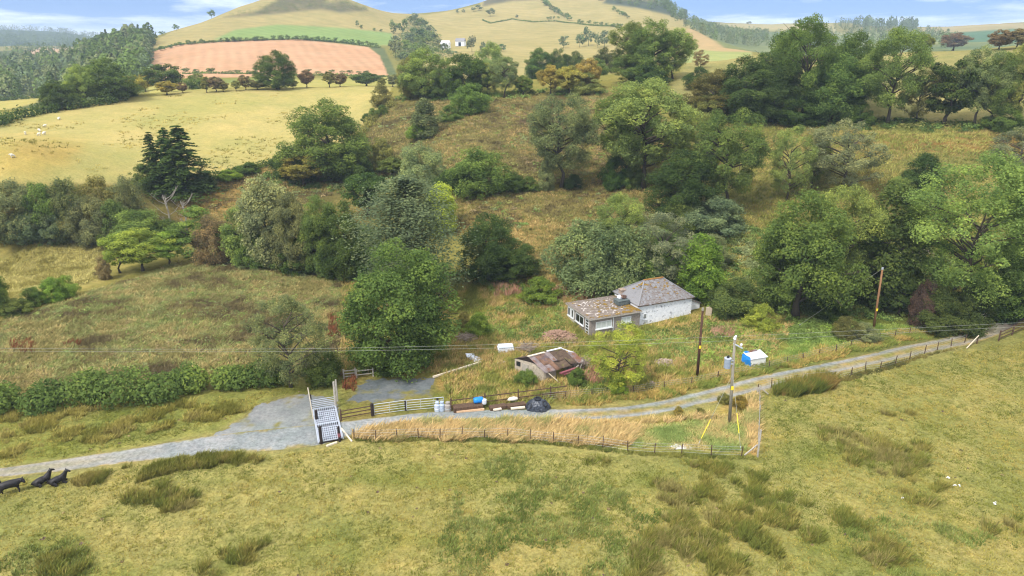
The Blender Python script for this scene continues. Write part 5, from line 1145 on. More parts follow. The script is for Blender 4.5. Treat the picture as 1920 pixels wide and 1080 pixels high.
# black sheeted heap with tyres
p=at(1008,766); bh=thing('silage_heap','black plastic sheeted heap held down by tyres beside the lane','silage heap',p)
K=40;vs=[];fs=[];rng_=random.Random(8)
for i in range(11):
    t=i/10
    for k in range(K):
        an=6.283*k/K; rr=(1-t**1.7)**.5*1.12*(1+.06*math.sin(5*an+1)); wr=.06*math.sin(k*2.4+i*.4)*(1-t)+rng_.uniform(-.02,.02); vs.append(((1.2*rr+wr)*math.cos(an),(.85*rr+wr)*math.sin(an),1.25*t-.06+wr*.3))
for i in range(10):
    for k in range(K): fs.append((i*K+k,i*K+(k+1)%K,(i+1)*K+(k+1)%K,(i+1)*K+k))
fs.append(tuple(range(10*K,11*K))); MB().add(vs,fs).build('black_sheet',M_SHEETB,bh)
def torus(R,r,c,nrm,n=18,m=8):
    q=Vector(nrm).to_track_quat('Z','Y').to_matrix(); vs=[];fs=[]
    for i in range(n):
        for j in range(m):
            u_=6.283*i/n; v_=6.283*j/m; vs.append(Vector(c)+q@Vector(((R+r*math.cos(v_))*math.cos(u_),(R+r*math.cos(v_))*math.sin(u_),r*math.sin(v_))))
    for i in range(n):
        for j in range(m): fs.append((i*m+j,((i+1)%n)*m+j,((i+1)%n)*m+(j+1)%m,i*m+(j+1)%m))
    return vs,fs
for c,nn in(((.75,-.35,.72),(.7,-.4,.7)),((-.85,-.4,.50),(-.8,-.5,.5)),((0,-.05,1.22),(0,0,1)),((.95,.3,.5),(.9,.2,.4))): MB().add(*torus(.30,.10,c,nn)).build('tyre',M_TYRE,bh,smooth=True)
# covered tank with blue sheet by the lane
TA=onz(1407,687,0); TA.z=float(ground_z(TA.x,TA.y)); tr=thing('covered_trailer','small white lidded stock trailer with a blue sheet tied over its end','trailer',TA,math.radians(17))
MB().box((1.05,.7,.70),(2.15,1.4,1.0)).build('body',surf('cream_panel',(214,212,204),(232,230,222),4,.6),tr,bevel=.03)
MB().slab([(-.12,-.12,1.22),(2.28,-.12,1.26),(2.28,1.5,1.52),(-.12,1.5,1.48)],.07).build('lid',M_WPL,tr)
MB().box((-.09,.72,.86),(.12,1.35,.95)).slab([(-.22,-.1,1.2),(-.05,-.18,.3),(-.3,.5,.2),(-.34,1.3,.5),(-.2,1.45,1.3)],.1).build('blue_sheet',M_BLUE,tr); MB().box((.2,1.35,1.54),(.5,.35,.06),.2).build('blue_sheet',M_BLUE,tr)
MB().box((.75,1.3,1.56),(.5,.2,.12),.1).box((1.4,1.35,1.58),(.6,.25,.14),-.1).build('lid_hinge',M_RUST2,tr)
for xx in(.5,1.6): MB().add(*torus(.20,.07,(xx,.05,.24),(0,1,0))).build('wheel',M_TYRE,tr,smooth=True)
# ================================================================== POLES AND LINES
def up_pole(px,base,topx,topy,r,mat,label):
    p=at(px,base); h=height_to(p,topy); a=project(p.x,p.y,p.z+h)[0]; dx=(topx-float(a))*mpp(p+Vector((0,0,h)))
    t=thing('utility_pole',label,'utility pole',p); top=Vector((dx,0,h)); MB().tube([(0,0,-.5),top],[r,r*.72],10).build('pole',mat,t,smooth=True); return t,p,top
M_POLEG=surf('grey_pole_wood',(124,118,104),(156,148,132),7,.9,stretch=(1,1,.15)); M_POLED=surf('creosoted_pole',(62,42,32),(90,64,48),6,.85,stretch=(1,1,.15)); M_POLEB=surf('brown_pole_wood',(126,90,60),(152,114,80),6,.85,stretch=(1,1,.15))
t1,P1,T1=up_pole(1368,791,1378,634,.17,M_POLEG,'grey weathered electricity pole with transformer and yellow stays')
MB().tube([T1+Vector((0,0,-.1)),T1+Vector((0,0,.12))],[.16,.12],10).build('pole_cap',M_PORC,t1)
MB().beam(T1+Vector((-.1,0,-.55)),T1+Vector((.75,-.35,-.95)),.10,.10).build('crossarm',M_GALV2,t1)
for c in((.62,-.25,-.60),(.02,-.12,.22)): MB().tube([T1+Vector(c)+Vector((0,0,-.16)),T1+Vector(c),T1+Vector(c)+Vector((0,0,.12))],[.06,.13,.08],8).build('insulator',M_PORC,t1)
f=(791-676)/(791-634.); ax=T1*f*0.98
tb=MB().tube([ax+Vector((-.62,-.1,-.52)),ax+Vector((-.62,-.1,.46))],.33,14).build('transformer',surf('grey_transformer',(132,142,156),(154,164,176),4,.5),t1,smooth=False)
MB().tube([ax+Vector((-.62,-.1,.46)),ax+Vector((-.62,-.1,.54))],.36,14).build('transformer_lid',M_GALV2,tb)
MB().tube([ax+Vector((-.56,-.1,.54)),ax+Vector((-.56,-.1,.82))],[.09,.06],8).tube([ax+Vector((-.7,-.1,.54)),ax+Vector((-.7,-.1,.76))],[.07,.05],8).build('bushing',M_TYRE,tb)
MB().box(ax+Vector((-.3,-.1,-.1)),(.5,.12,.12)).box(ax+Vector((-.3,-.1,.25)),(.5,.12,.12)).build('bracket',M_GALV,t1)
MB().box(T1*.42+Vector((0,-.16,0)),(.26,.04,.42)).build('warning_plate',M_YEL,t1)
def stay(pole_pt,gpx,gpy,label,y0,y1):
    g=at(gpx,gpy); r=thing('stay_wire',label,'stay wire',g); v=pole_pt-g
    MB().tube([(0,0,0),v],.013,5,False).build('wire',M_CABLE,r)
    if y1>y0: MB().tube([v*y0,v*y1],.035,7).build('yellow_sleeve',M_YEL,r)
    MB().tube([(0,0,-.1),v*.06],.03,6).build('anchor',M_GALV,r)
stay(P1+T1*.58,1308,836,'stay wire with a yellow sleeve running left from the grey pole',.10,.36)
stay(P1+T1*.60,1389,846,'stay wire with a yellow sleeve running towards the field corner',.22,.47)
t2,P2,T2=up_pole(1307,709,1318,578,.17,M_POLED,'dark brown pole standing before the right end of the cottage')
MB().tube([T2+Vector((0,0,-.25)),T2+Vector((0,0,.05))],[.15,.14],10).build('pole_cap',M_POLEG,t2); MB().box(T2*.46+Vector((0,-.16,0)),(.24,.04,.36)).build('warning_plate',M_YEL,t2)
t3,P3,T3=up_pole(1638,616,1655,502,.17,M_POLEB,'brown leaning pole before the dark tree by the lane')
MB().tube([T3+Vector((0,0,-.22)),T3+Vector((0,0,.05))],[.15,.14],10).build('pole_cap',M_GALV,t3); MB().box(T3*.32+Vector((0,-.17,0)),(.24,.04,.36)).build('warning_plate',M_YEL,t3)
stay(P3+T3*.985,1492,614,'bare stay wire slanting left from the top of the brown pole',0,0)
def line(ims,label,z1,r=.010):
    """overhead wire through picture points, at its own height above the ground"""
    pts=[]
    xs=np.array([i[0] for i in ims]); ys=np.array([i[1] for i in ims]); 
    for x in np.linspace(xs[0],xs[-1],60):
        y=float(np.interp(x,xs,ys)); s=(x-1376)/(1376+900) if x<1376 else (x-1376)/1100
        z=z1-1.6*4*abs(s)*(1-abs(s)) if abs(s)<1 else z1; pts.append(onz(x,y,z))
    P=np.array([tuple(q) for q in pts])
    for _ in range(40): P[1:-1]=P[1:-1]*.5+(P[:-2]+P[2:])*.25
    tag(MB().tube([Vector(q) for q in P],r,5,False).build('power_line',M_CABLE,None),label,'power line')
zt=P1.z+T1.z
line([(-140,652),(0,653.5),(300,655),(500,655.5),(640,654),(860,648),(1100,641.5),(1376,631),(1640,618.5),(1920,605),(2050,598)],'upper overhead wire crossing the whole picture past the grey pole',zt+.3)
line([(-140,657),(0,658.5),(300,660),(500,660),(640,659),(860,654.5),(1100,648.5),(1384,639.5),(1640,626.5),(1920,612),(2050,605)],'lower overhead wire crossing the whole picture past the grey pole',zt-.4)
# ================================================================== WIRE FENCES
def wire_fence(posts,hh,label,mat,r=.055,nw=4,wr=.010):
    pts=[at(*q) for q in posts]; t=thing('wire_fence',label,'fence',pts[0]); pm=MB().tube([(0,0,-.25),(0,0,hh)],[r,r*.9],6).mesh('post',mat); rng=random.Random(len(posts))
    for q in pts:
        o=link('post',pm,t); o.location=q-pts[0]; o.scale=(1,1,rng.uniform(.88,1.12)); o.rotation_euler=(rng.uniform(-.06,.06),rng.uniform(-.06,.06),0)
    m=MB()
    for k in range(nw):
        z=hh*(k+.9)/nw-.04
        for a,b in zip(pts[:-1],pts[1:]): m.tube([a-pts[0]+Vector((0,0,z)),b-pts[0]+Vector((0,0,z))],wr,4,False)
    m.build('wire',M_WIRE,t)
wire_fence([(664,824),(705,825),(745,824),(785,822),(825,823),(866,822),(908,823),(952,821),(994,826),(1038,831),(1084,834),(1130,840),(1177,847),(1227,851),(1278,851),(1333,855),(1390,857)],1.15,'post and wire fence along the dry grass strip below the lane',M_BROWNW)
wire_fence([(1420,736),(1446,728),(1492,718),(1565,712),(1595,705),(1622,695),(1650,692),(1678,684),(1705,676),(1733,664),(1757,657),(1783,650),(1808,643)],1.15,'post and wire fence following the lower side of the lane on the right',M_BROWNW)
wire_fence([(1345,710),(1442,692),(1475,683),(1505,676),(1535,668),(1567,661),(1594,652),(1622,645),(1648,639),(1677,634),(1705,628),(1733,623),(1786,617)],1.05,'post and wire fence along the green verge above the lane',M_BROWNW)
wire_fence([(1016,752),(1060,748),(1110,744),(1188,738),(1245,730),(1296,722),(1345,712)],1.0,'old post and wire fence in the long grass right of the shed',M_BROWNW)
wire_fence([(1420,852),(1421,826),(1422,803),(1423,780),(1423,760),(1423,742)],1.15,'post and wire fence climbing from the field corner to the lane',M_GREYW)
for q,tp,l in [((1420,858),806,'pale straining post at the field corner below the grey pole'),((1420,742),727,'pale straining post where the corner fence meets the lane')]: post(q[0],q[1],tp,.09,M_GREYW,l,'fence_post')
a=at(1395,856); b=at(1418,850); tag(MB().beam(a+Vector((0,0,.1)),b+Vector((0,0,.9)),.10,.10).build('fence_strut',M_GREYW,None),'pale strut propping the straining post at the field corner','strut')
a=at(1422,738); b=at(1440,741); tag(MB().beam(a+Vector((0,0,.95)),b+Vector((0,0,.1)),.10,.10).build('fence_strut',M_GREYW,None),'grey strut propping the straining post at the lane','strut')
a=at(1812,655); b=at(1832,642); tag(MB().beam(a+Vector((0,0,.15)),b+Vector((0,0,.95)),.10,.10).build('fence_strut',M_PALEW,None),'pale strut of the fence end near the lane bend','strut'); post(1831,645,636,.09,M_BROWNW,'dark fence post at the top of the pale strut','fence_post')
rw_=[(345,172),(420,171),(480,171),(560,168),(640,167),(710,166)]
# ================================================================== ANIMALS
def skin_animal(name,nodes,edges,mat,label,cat,p,rz,group=None,scale=1.0,sub=1):
    me=bpy.data.meshes.new(name); bm=bmesh.new(); sk=bm.verts.layers.skin.verify(); vs=[]
    for i,(c,r) in enumerate(nodes):
        v=bm.verts.new(Vector(c)*scale); rr=r if hasattr(r,'__len__') else (r,r); v[sk].radius=(rr[0]*scale,rr[1]*scale); v[sk].use_root=(i==0); vs.append(v)
    for a,b in edges: bm.edges.new((vs[a],vs[b]))
    bm.to_mesh(me); bm.free(); me.materials.append(mat)
    o=link(name,me,None,p); o.rotation_euler=(0,0,rz); o.modifiers.new('skin','SKIN').use_smooth_shade=True
    s=o.modifiers.new('sub','SUBSURF'); s.levels=sub; s.render_levels=sub
    return tag(o,label,cat,group)
# x forward; standing cow with lowered head
ST=[((-.62,0,1.10),(.32,.36)),((-.2,0,1.05),(.40,.43)),((.25,0,1.06),(.38,.42)),((.60,0,1.12),(.28,.36)),((.84,-.04,1.22),(.18,.25)),((1.02,-.10,1.24),(.15,.17)),((1.18,-.20,1.10),(.14,.14)),((1.27,-.28,.90),(.10,.10)),
 ((-.86,0,1.14),(.14,.18)),((-.98,0,.9),.035),((-1.0,0,.5),.045),
 ((.58,.2,.72),.13),((.60,.2,.40),.075),((.58,.2,.03),.06),((.58,-.2,.72),.13),((.68,-.2,.40),.075),((.66,-.2,.03),.06),
 ((-.66,.22,.78),.17),((-.56,.22,.52),.09),((-.74,.22,.36),.065),((-.70,.22,.03),.06),((-.66,-.22,.78),.17),((-.70,-.22,.52),.09),((-.92,-.22,.36),.065),((-.90,-.22,.03),.06),
 ((1.08,.12,1.34),.06),((1.12,.26,1.34),.035),((1.02,-.32,1.34),.06),((1.0,-.46,1.34),.035)]
SE=[(0,1),(1,2),(2,3),(3,4),(4,5),(5,6),(6,7),(0,8),(8,9),(9,10),(3,11),(11,12),(12,13),(3,14),(14,15),(15,16),(0,17),(17,18),(18,19),(19,20),(0,21),(21,22),(22,23),(23,24),(5,25),(25,26),(5,27),(27,28)]
def lying(turn=0.0):
    L=[((-.55,0,.48),(.42,.40)),((-.15,0,.54),(.48,.44)),((.3,0,.58),(.42,.42)),((.58,0,.74),(.30,.34)),((.76,turn*.2,1.02),(.20,.24)),((.90,turn*.4,1.30),(.17,.18)),((1.06,turn*.7,1.38),(.15,.15)),((1.26,turn*1.1,1.26),(.12,.11)),((1.36,turn*1.3,1.16),(.09,.085)),
     ((-.86,.05,.40),(.2,.22)),((-.98,.3,.14),.04),((.55,.28,.2),.15),((.86,.34,.10),.09),((.6,.4,.06),.07),((.55,-.28,.2),.15),((.9,-.34,.10),.09),((.62,-.42,.06),.07),
     ((-.45,-.36,.28),.24),((-.05,-.56,.16),.12),((-.35,-.66,.07),.07),((.94,turn*.4+.18,1.46),.06),((.92,turn*.4+.36,1.48),.04),((.94,turn*.4-.18,1.46),.06),((.92,turn*.4-.36,1.48),.04)]
    E_=[(0,1),(1,2),(2,3),(3,4),(4,5),(5,6),(6,7),(7,8),(0,9),(9,10),(3,11),(11,12),(12,13),(3,14),(14,15),(15,16),(0,17),(17,18),(18,19),(5,20),(20,21),(5,22),(22,23)]
    return L,E_
cg=None
skin_animal('cow',ST,SE,M_COW,'standing black cow with lowered head at the left edge','cow',at(22,925),math.radians(30),cg,.90)
L_,E_=lying(.25); skin_animal('cow',L_,E_,M_COW,'black cow lying down, the left one of the two lying by the lane','cow',at(80,908),math.radians(36),cg,.80)
L_,E_=lying(-.1); skin_animal('cow',L_,E_,M_COW,'black cow lying down, the right one of the two lying by the lane','cow',at(110,907),math.radians(30),cg,.80)
skin_animal('cow',ST,SE,M_COW,'black cow cut off by the left edge of the picture','cow',at(-20,915),math.radians(200),cg,.9)
SH=[((-.35,0,.62),(.22,.24)),((.05,0,.64),(.26,.28)),((.35,0,.66),(.2,.22)),((.55,0,.8),(.10,.11)),((.74,0,.72),(.07,.08)),((.3,.12,.3),.05),((.3,.12,.02),.04),((.3,-.12,.3),.05),((.3,-.12,.02),.04),((-.35,.12,.3),.06),((-.35,.12,.02),.04),((-.35,-.12,.3),.06),((-.35,-.12,.02),.04)]
SHE=[(0,1),(1,2),(2,3),(3,4),(2,5),(5,6),(2,7),(7,8),(0,9),(9,10),(0,11),(11,12)]
for k,(x,y) in enumerate([(73,255),(83,253),(74,247.5),(25,296),(48,253),(84,239),(111,225)]):
    skin_animal('sheep',SH,SHE,M_SHEEP,'tiny white sheep grazing on the pale pasture at the left','sheep',at(x,y),k*1.3,'sheep on the left pasture',.95,0)
# ---- farmhouse far off, litter, stones
p=at(836,97,640); m_=mpp(p)
fh=thing('farmhouse','white farmhouse with a pale roof far off at the gully foot','house',p,math.radians(-12))
w_=15*m_; MB().box((0,0,2.2),(w_,6,5)).build('wall',M_WHITE2,fh); MB().add([(-w_/2-.3,-3.4,4.6),(w_/2+.3,-3.4,4.6),(w_/2+.3,3.4,4.6),(-w_/2-.3,3.4,4.6),(-w_/2-.3,0,7),(w_/2+.3,0,7)],[(0,1,5,4),(2,3,4,5),(0,4,3),(1,2,5),(0,3,2,1)]).build('roof',M_WHITE2,fh)
for k in range(3): MB().box((-w_/3+k*w_/3,-3.03,2.6),(.9,.1,1.2)).build('window',M_DARK,fh)
p=at(864,96,660); bn=thing('barn','grey roofed barn beside the far white farmhouse','barn',p,math.radians(-8)); w_=17*m_
MB().box((0,0,2),(w_,8,4.4)).build('wall',M_WHITE2,bn); MB().add([(-w_/2-.3,-4.4,4.1),(w_/2+.3,-4.4,4.1),(w_/2+.3,4.4,4.1),(-w_/2-.3,4.4,4.1),(-w_/2-.3,0,6.8),(w_/2+.3,0,6.8)],[(0,1,5,4),(2,3,4,5),(0,4,3),(1,2,5),(0,3,2,1)]).build('roof',M_SLATE2,bn); MB().box((0,-4.03,1.6),(2.4,.1,3.2)).build('door',M_DARK,bn)
for (x,y,s,l) in [(1798,911,0.27,'largest scrap of white litter in the right hand field'),(1778,897,0.21,'white litter scrap beside the rushes on the right'),(1866,946,0.21,'white litter scrap alone at the right of the field'),(1692,934,0.11,'tiny white litter scrap below the rushes')]:
    mb=MB(); rg=random.Random(x)
    for k in range(5): mb.box((rg.gauss(0,s),rg.gauss(0,s*.5),.05),(s*rg.uniform(.4,.9),s*.35,.04),rg.uniform(0,3),.2)
    tag(mb.build('litter',M_LITTER,None,loc=at(x,y)),l,'litter')
p=at(1280,839); tag(MB().box((0,0,.02),(1.6,.7,.06),.1).box((-.7,.1,.04),(.9,.5,.05),.5).build('concrete_slab',surf('pale_concrete',(186,182,176),(206,202,196),6,.9),None,loc=p),'pale broken concrete slab in the grass by the lower fence','slab')
GAIN=2.1
# ================================================================== GRASS, RUSHES, SCRUB (nobody could count these)
def sample_ground(polys,n,d0,d1,rng,avoid=True,gaps=0.0,gs=6,seed=0,wv=26):
    out=[]; tot=0
    P_=np.concatenate([np.asarray(p,float) for p in polys])
    az0=min(float(ray_ae(P_[:,0].min(),y)[0]) for y in(P_[:,1].min(),P_[:,1].max())); az1=max(float(ray_ae(P_[:,0].max(),y)[0]) for y in(P_[:,1].min(),P_[:,1].max()))
    for _ in range(80):
        m=40000; az=rng.uniform(az0-.02,az1+.02,m); d=np.sqrt(rng.uniform(d0*d0,d1*d1,m)); x=d*np.sin(az); y=d*np.cos(az); z=ground_z(x,y); qx,qy=project(x,y,z)
        s=np.full(m,-1e9)
        for p in polys: s=np.maximum(s,inpoly_sd(qx,qy,p))
        k=s+(fbm(x/2.5,y/2.5,131)-.5)*wv>0
        if avoid: k&=np.maximum(np.maximum(inpoly_sd(qx,qy,lane_poly),inpoly_sd(qx,qy,YARD)-2),inpoly_sd(qx,qy,APRON)-4)<-1
        if gaps>0: k&=fbm(x/gs,y/gs,seed+140)>gaps
        hx=x-HF.x; hy=y-HF.y; lx=hx*math.cos(HA)+hy*math.sin(HA); ly=-hx*math.sin(HA)+hy*math.cos(HA)
        k&=~((lx>-8.2)&(lx<11.6)&(ly>-.75)&(ly<6.7))
        hx=x-SA.x; hy=y-SA.y; lx=hx*math.cos(SR)+hy*math.sin(SR); ly=-hx*math.sin(SR)+hy*math.cos(SR); k&=~((lx>-.3)&(lx<6.4)&(ly>-.3)&(ly<4.6))
        out.append(np.stack([x,y,z],1)[k]); tot+=k.sum()
        if tot>=n: break
    return np.concatenate(out)[:n]
def tufts(name,label,polys,n,d0,d1,h,w,blades,spread,lean,pal,seed,patch=4.0,gaps=0.0,gs=6,cat='grass',tip=1.15,wind=(.25,.1),avoid=True,gain=1.0,wv=26):
    rng=np.random.default_rng(seed); p=sample_ground(polys,n,d0,d1,rng,avoid,gaps,gs,seed,wv); n=len(p)
    if n==0: print('EMPTY',name); return
    sc=rng.uniform(.6,1.25,n); pal_=np.array([lin(c) for c in pal]); k=np.clip(((fbm(p[:,0]/patch,p[:,1]/patch,seed+5,4)-.5)*2.4+.5+rng.normal(0,.09,n))*len(pal),0,len(pal)-1e-3).astype(int); col=pal_[k]*(1+rng.normal(0,.07,(n,1)))
    pp=np.repeat(p,blades,0); ss=np.repeat(sc,blades); m=len(pp); an=rng.uniform(0,6.283,m); r=spread*np.sqrt(rng.random(m))*ss
    base=pp+np.stack([r*np.cos(an),r*np.sin(an),-.03+0*an],1); hh=rng.uniform(h[0],h[1],m)*ss; ln=lean*hh*rng.uniform(.4,1.3,m)
    tipp=base+np.stack([ln*np.cos(an)+wind[0]*hh,ln*np.sin(an)+wind[1]*hh,hh],1); t=rng.uniform(0,6.283,m); sd_=np.stack([np.cos(t),np.sin(t),0*t],1)*(w*rng.uniform(.6,1.4,m)*.5)[:,None]
    midp=base*.5+tipp*.5+np.stack([0*t,0*t,hh*.12],1)
    V=np.stack([base-sd_,base+sd_,midp+sd_*.75,tipp,midp-sd_*.75],1).reshape(-1,3); F=np.arange(5*m).reshape(m,5)
    c=np.repeat(col,blades,0)*(1+rng.normal(0,.13,(m,1))); c=np.clip(c,.005,1)*KG*GAIN*gain
    C=np.repeat(c,5,0); C=np.concatenate([C,np.ones((len(C),1))],1)
    tag(link(name,mesh_np(name,V,F,M_BLADE,{'Col':('FLOAT_COLOR',C)})),label,cat,kind='stuff')
def mounds(name,label,polys,n,d0,d1,r0,r1,hr,leaf,dens,tints,seed,gaps=0.0,gs=6,cat='undergrowth'):
    rng=np.random.default_rng(seed); p=sample_ground(polys,n,d0,d1,rng,True,gaps,gs,seed); V=[];C=[]
    for i,q in enumerate(p):
        r=rng.uniform(r0,r1); d=rng.normal(size=(dens,3)); d/=np.linalg.norm(d,axis=1,keepdims=True); d[:,2]=np.abs(d[:,2])
        pos=q+d*np.array([r,r*rng.uniform(.7,1.2),r*hr])*rng.uniform(.5,1.08,(dens,1)); v,_=quad_cloud(pos,d+rng.normal(size=(dens,3))*.55+[0,0,.4],leaf*rng.uniform(.55,1.3,dens),.62,rng); V.append(v)
        c=1.25*np.array(TINT[tints[int(np.clip((fbm(q[0]/5,q[1]/5,seed)-.5)*2.4+.5+rng.normal(0,.2),0,.999)*len(tints))]])*(1+rng.normal(0,.12)); C.append(np.repeat(np.clip(c[None]*(1+rng.normal(0,.17,(dens,1))),.01,1),4,0))
    V=np.concatenate(V); C=np.concatenate(C)
    tag(link(name,mesh_np(name,V,np.arange(len(V)).reshape(-1,4),M_BLADE,{'Col':('FLOAT_COLOR',rgba_arr(C))})),label,cat,kind='stuff')
NEARP=[[(-60,870),(-60,775),(200,768),(440,745),(520,722),(600,735),(500,745),(430,795),(250,838),(0,876)],[(-300,1400),(-300,905),(0,905),(250,875),(400,862),(600,845),(664,832),(900,832),(1177,855),(1420,866),(1428,738),(1600,712),(1800,665),(1960,630),(2300,600),(2300,1400)]]
tufts('pasture_grass','short uneven grass of the near pasture',NEARP,70000,37,112,(.05,.17),.05,6,.20,.9,[(120,128,56),(150,146,66),(176,164,80),(186,166,88),(158,152,72),(138,140,62)],1,6,gain=.66)
tufts('weed_patches','darker green weeds and thistles in the near pasture',[[(860,900),(1000,880),(1220,930),(1300,1000),(1200,1100),(900,1120),(820,1040)],[(1560,990),(1700,960),(1860,1010),(1700,1100)],[(0,1040),(160,1000),(200,1120),(0,1120)],[(880,860),(960,850),(1010,880),(930,905)]],2700,37,75,(.14,.34),.055,11,.28,.6,[(100,114,54),(122,132,66),(140,146,84),(112,122,60)],2,3,gaps=.45,gs=3,gain=.9,cat='weeds')
RUSH=[[(1540,820),(1640,800),(1730,850),(1780,900),(1740,930),(1640,880),(1560,850)],[(1630,770),(1700,785),(1720,800),(1640,785)],[(1690,900),(1750,900),(1740,935),(1690,920)],
 [(1300,870),(1380,860),(1420,900),(1560,960),(1700,1020),(1740,1050),(1640,1060),(1500,1010),(1400,960)],[(1230,890),(1330,900),(1440,1010),(1450,1060),(1330,1090),(1180,1080),(1230,980)],[(1095,858),(1190,866),(1190,885),(1100,872)],
 [(260,1060),(430,1030),(495,1020),(500,1045),(400,1090),(260,1110)],[(210,960),(260,915),(330,900),(372,935),(300,952)],[(60,1040),(170,1040),(160,1075),(70,1080)],[(1780,1030),(1820,1035),(1815,1060),(1780,1055)],[(1850,980),(1905,975),(1905,1000),(1860,1000)]]
tufts('rushes','clumps of dark green and rusty rushes in the near pasture',RUSH,1250,38,78,(.30,.66),.045,40,.36,.6,[(112,118,54),(130,128,60),(148,138,72),(120,124,56),(146,136,80)],3,3,gaps=.50,gs=1.7,wv=80,gain=.86,cat='rushes')
tufts('rushes','tall dark rush bed below the lane on the right',[[(1445,742),(1480,722),(1540,708),(1562,722),(1545,740),(1480,748)],[(1812,668),(1850,650),(1905,640),(1920,655),(1850,672)]],480,55,92,(.7,1.2),.055,34,.35,.45,[(96,108,48),(118,120,56),(140,128,64),(150,126,70)],4,2,gaps=.36,gs=1.4,gain=.85,cat='rushes')
tufts('rushes','ragged line of rushes between the lane and the cows',[[(130,900),(250,878),(400,858),(510,852),(500,868),(380,880),(260,905),(140,912)]],700,45,70,(.3,.6),.045,22,.25,.5,[(112,114,52),(134,130,64),(156,142,80)],5,3,gaps=.46,gs=1.8,gain=.88,cat='rushes')
tufts('rushes','rushes and rank grass on the verge below the roadside hedge',[[(0,800),(150,782),(300,762),(440,750),(470,765),(400,800),(270,815),(150,830),(0,860)],[(-40,770),(200,765),(420,745),(400,765),(0,800)]],1000,48,85,(.25,.6),.05,20,.28,.6,[(118,116,54),(140,132,64),(162,150,80),(146,134,76)],6,3,gaps=.50,gs=2.2,cat='rushes')
tufts('dry_grass','long tan grass on the strip below the lane',[[(652,812),(740,796),(900,788),(1100,792),(1200,800),(1180,838),(1100,836),(900,822),(664,824)],[(1200,792),(1330,776),(1345,770),(1340,782),(1250,796)],[(1400,744),(1420,738),(1422,855),(1404,850)]],4300,50,80,(.35,.75),.05,9,.22,.75,[(162,158,98),(196,172,116),(212,184,130),(202,172,116),(186,162,108)],7,3,gain=.96,wind=(.5,.15))
tufts('lush_grass','bright green grass in the corner by the grey pole',[[(1170,805),(1330,782),(1405,780),(1408,850),(1300,846),(1170,836)]],2300,52,74,(.12,.36),.05,8,.24,.9,[(128,144,80),(150,158,92),(176,166,106),(190,168,112)],8,3)
LEFTF=[[(-60,640),(0,605),(150,560),(300,505),(420,487),(560,502),(650,520),(655,600),(640,690),(520,700),(300,718),(0,738),(-60,742)]]
tufts('rough_grass','tussocks of brown, green and straw coloured grass in the overgrown left field',LEFTF,17000,62,150,(.20,.52),.075,10,.42,1.1,[(98,88,62),(116,104,70),(134,126,78),(126,132,78),(152,152,96),(178,158,104),(138,130,80)],9,4.6)
mounds('heather_mounds','low dark brown bushy mounds in the overgrown left field',LEFTF,900,62,150,.35,.8,.55,.13,34,['brown','olive','olive','mid','brown'],10,gaps=.46,gs=7,cat='scrub')
tufts('docks','rusty red dock stems in the overgrown left field',[[(20,640),(60,635),(60,660),(20,660)],[(125,640),(150,640),(150,655),(125,655)],[(615,590),(640,600),(640,630),(615,630)],[(640,700),(665,712),(660,735),(642,725)]],110,62,110,(.5,.95),.06,12,.2,.35,[(120,74,50),(140,90,60)],11,3,cat='docks')
tufts('field_grass','straw and rush coloured grass in the small left field',[[(-60,520),(0,458),(140,452),(215,472),(190,520),(60,560),(-60,620)]],4500,85,160,(.2,.45),.09,8,.4,.7,[(144,134,72),(164,154,88),(188,176,110),(176,164,98)],12,4)
PLOT=[[(640,530),(800,505),(1050,525),(1170,560),(1320,600),(1480,610),(1440,690),(1300,722),(1062,757),(845,765),(820,700),(690,700),(640,690)]]
tufts('tall_grass','tall straw and green grass growing over the cottage plot',PLOT,17000,60,118,(.3,.75),.06,9,.30,.65,[(124,128,62),(146,146,74),(176,156,88),(190,162,106),(176,152,96),(140,142,74),(120,124,62)],13,3.0)
mounds('brambles','mounds of green brambles and nettles around the cottage',[[(1000,575),(1060,560),(1060,640),(960,630),(880,610),(950,570)],[(1180,625),(1320,605),(1480,612),(1440,680),(1330,695),(1240,660)],[(1170,545),(1330,570),(1330,600),(1420,590),(1300,560)],[(680,610),(760,590),(860,620),(820,660),(700,660)],[(1050,700),(1130,690),(1160,730),(1090,735)],[(1480,600),(1620,605),(1600,640),(1480,650)]],1500,60,120,.45,1.05,.7,.13,60,['mid','light','bright','mid','dark'],14,gaps=.36,gs=4)
tufts('willowherb','faded pink seed heads of willowherb near the cottage',[[(1040,545),(1150,545),(1140,560),(1040,570)],[(925,535),(975,535),(975,555),(930,560)],[(1325,618),(1370,615),(1370,636),(1330,638)],[(1060,700),(1110,690),(1120,720),(1070,725)]],420,60,125,(.6,1.1),.07,10,.3,.3,[(176,130,108),(160,122,98),(186,146,120)],15,2,cat='willowherb')
tufts('verge_grass','green and fawn grass on the verge above the lane',[[(1300,700),(1420,680),(1560,650),(1700,620),(1850,590),(1870,605),(1780,628),(1640,655),(1500,685),(1380,712),(1260,745),(1060,762),(1060,755),(1250,730)]],5200,60,110,(.2,.55),.06,9,.25,.65,[(118,128,60),(146,148,74),(184,158,92),(168,144,80),(128,138,66)],16,2.5)
tufts('lush_grass','bright green grass below the dark tree by the brown pole',[[(1480,645),(1640,612),(1700,612),(1640,645),(1500,682),(1400,700)]],2200,65,110,(.15,.4),.06,8,.25,.6,[(124,146,70),(146,158,82),(110,132,60)],17,3)
HILL=[[(670,330),(700,240),(745,192),(830,188),(930,184),(1130,175),(1200,182),(1260,245),(1300,345),(1200,372),(1000,355),(850,358),(745,347)],[(840,352),(1000,348),(1250,362),(1230,470),(1040,522),(930,502),(855,430)],[(400,335),(520,312),(640,345),(600,380),(420,405),(330,412),(340,372)]]
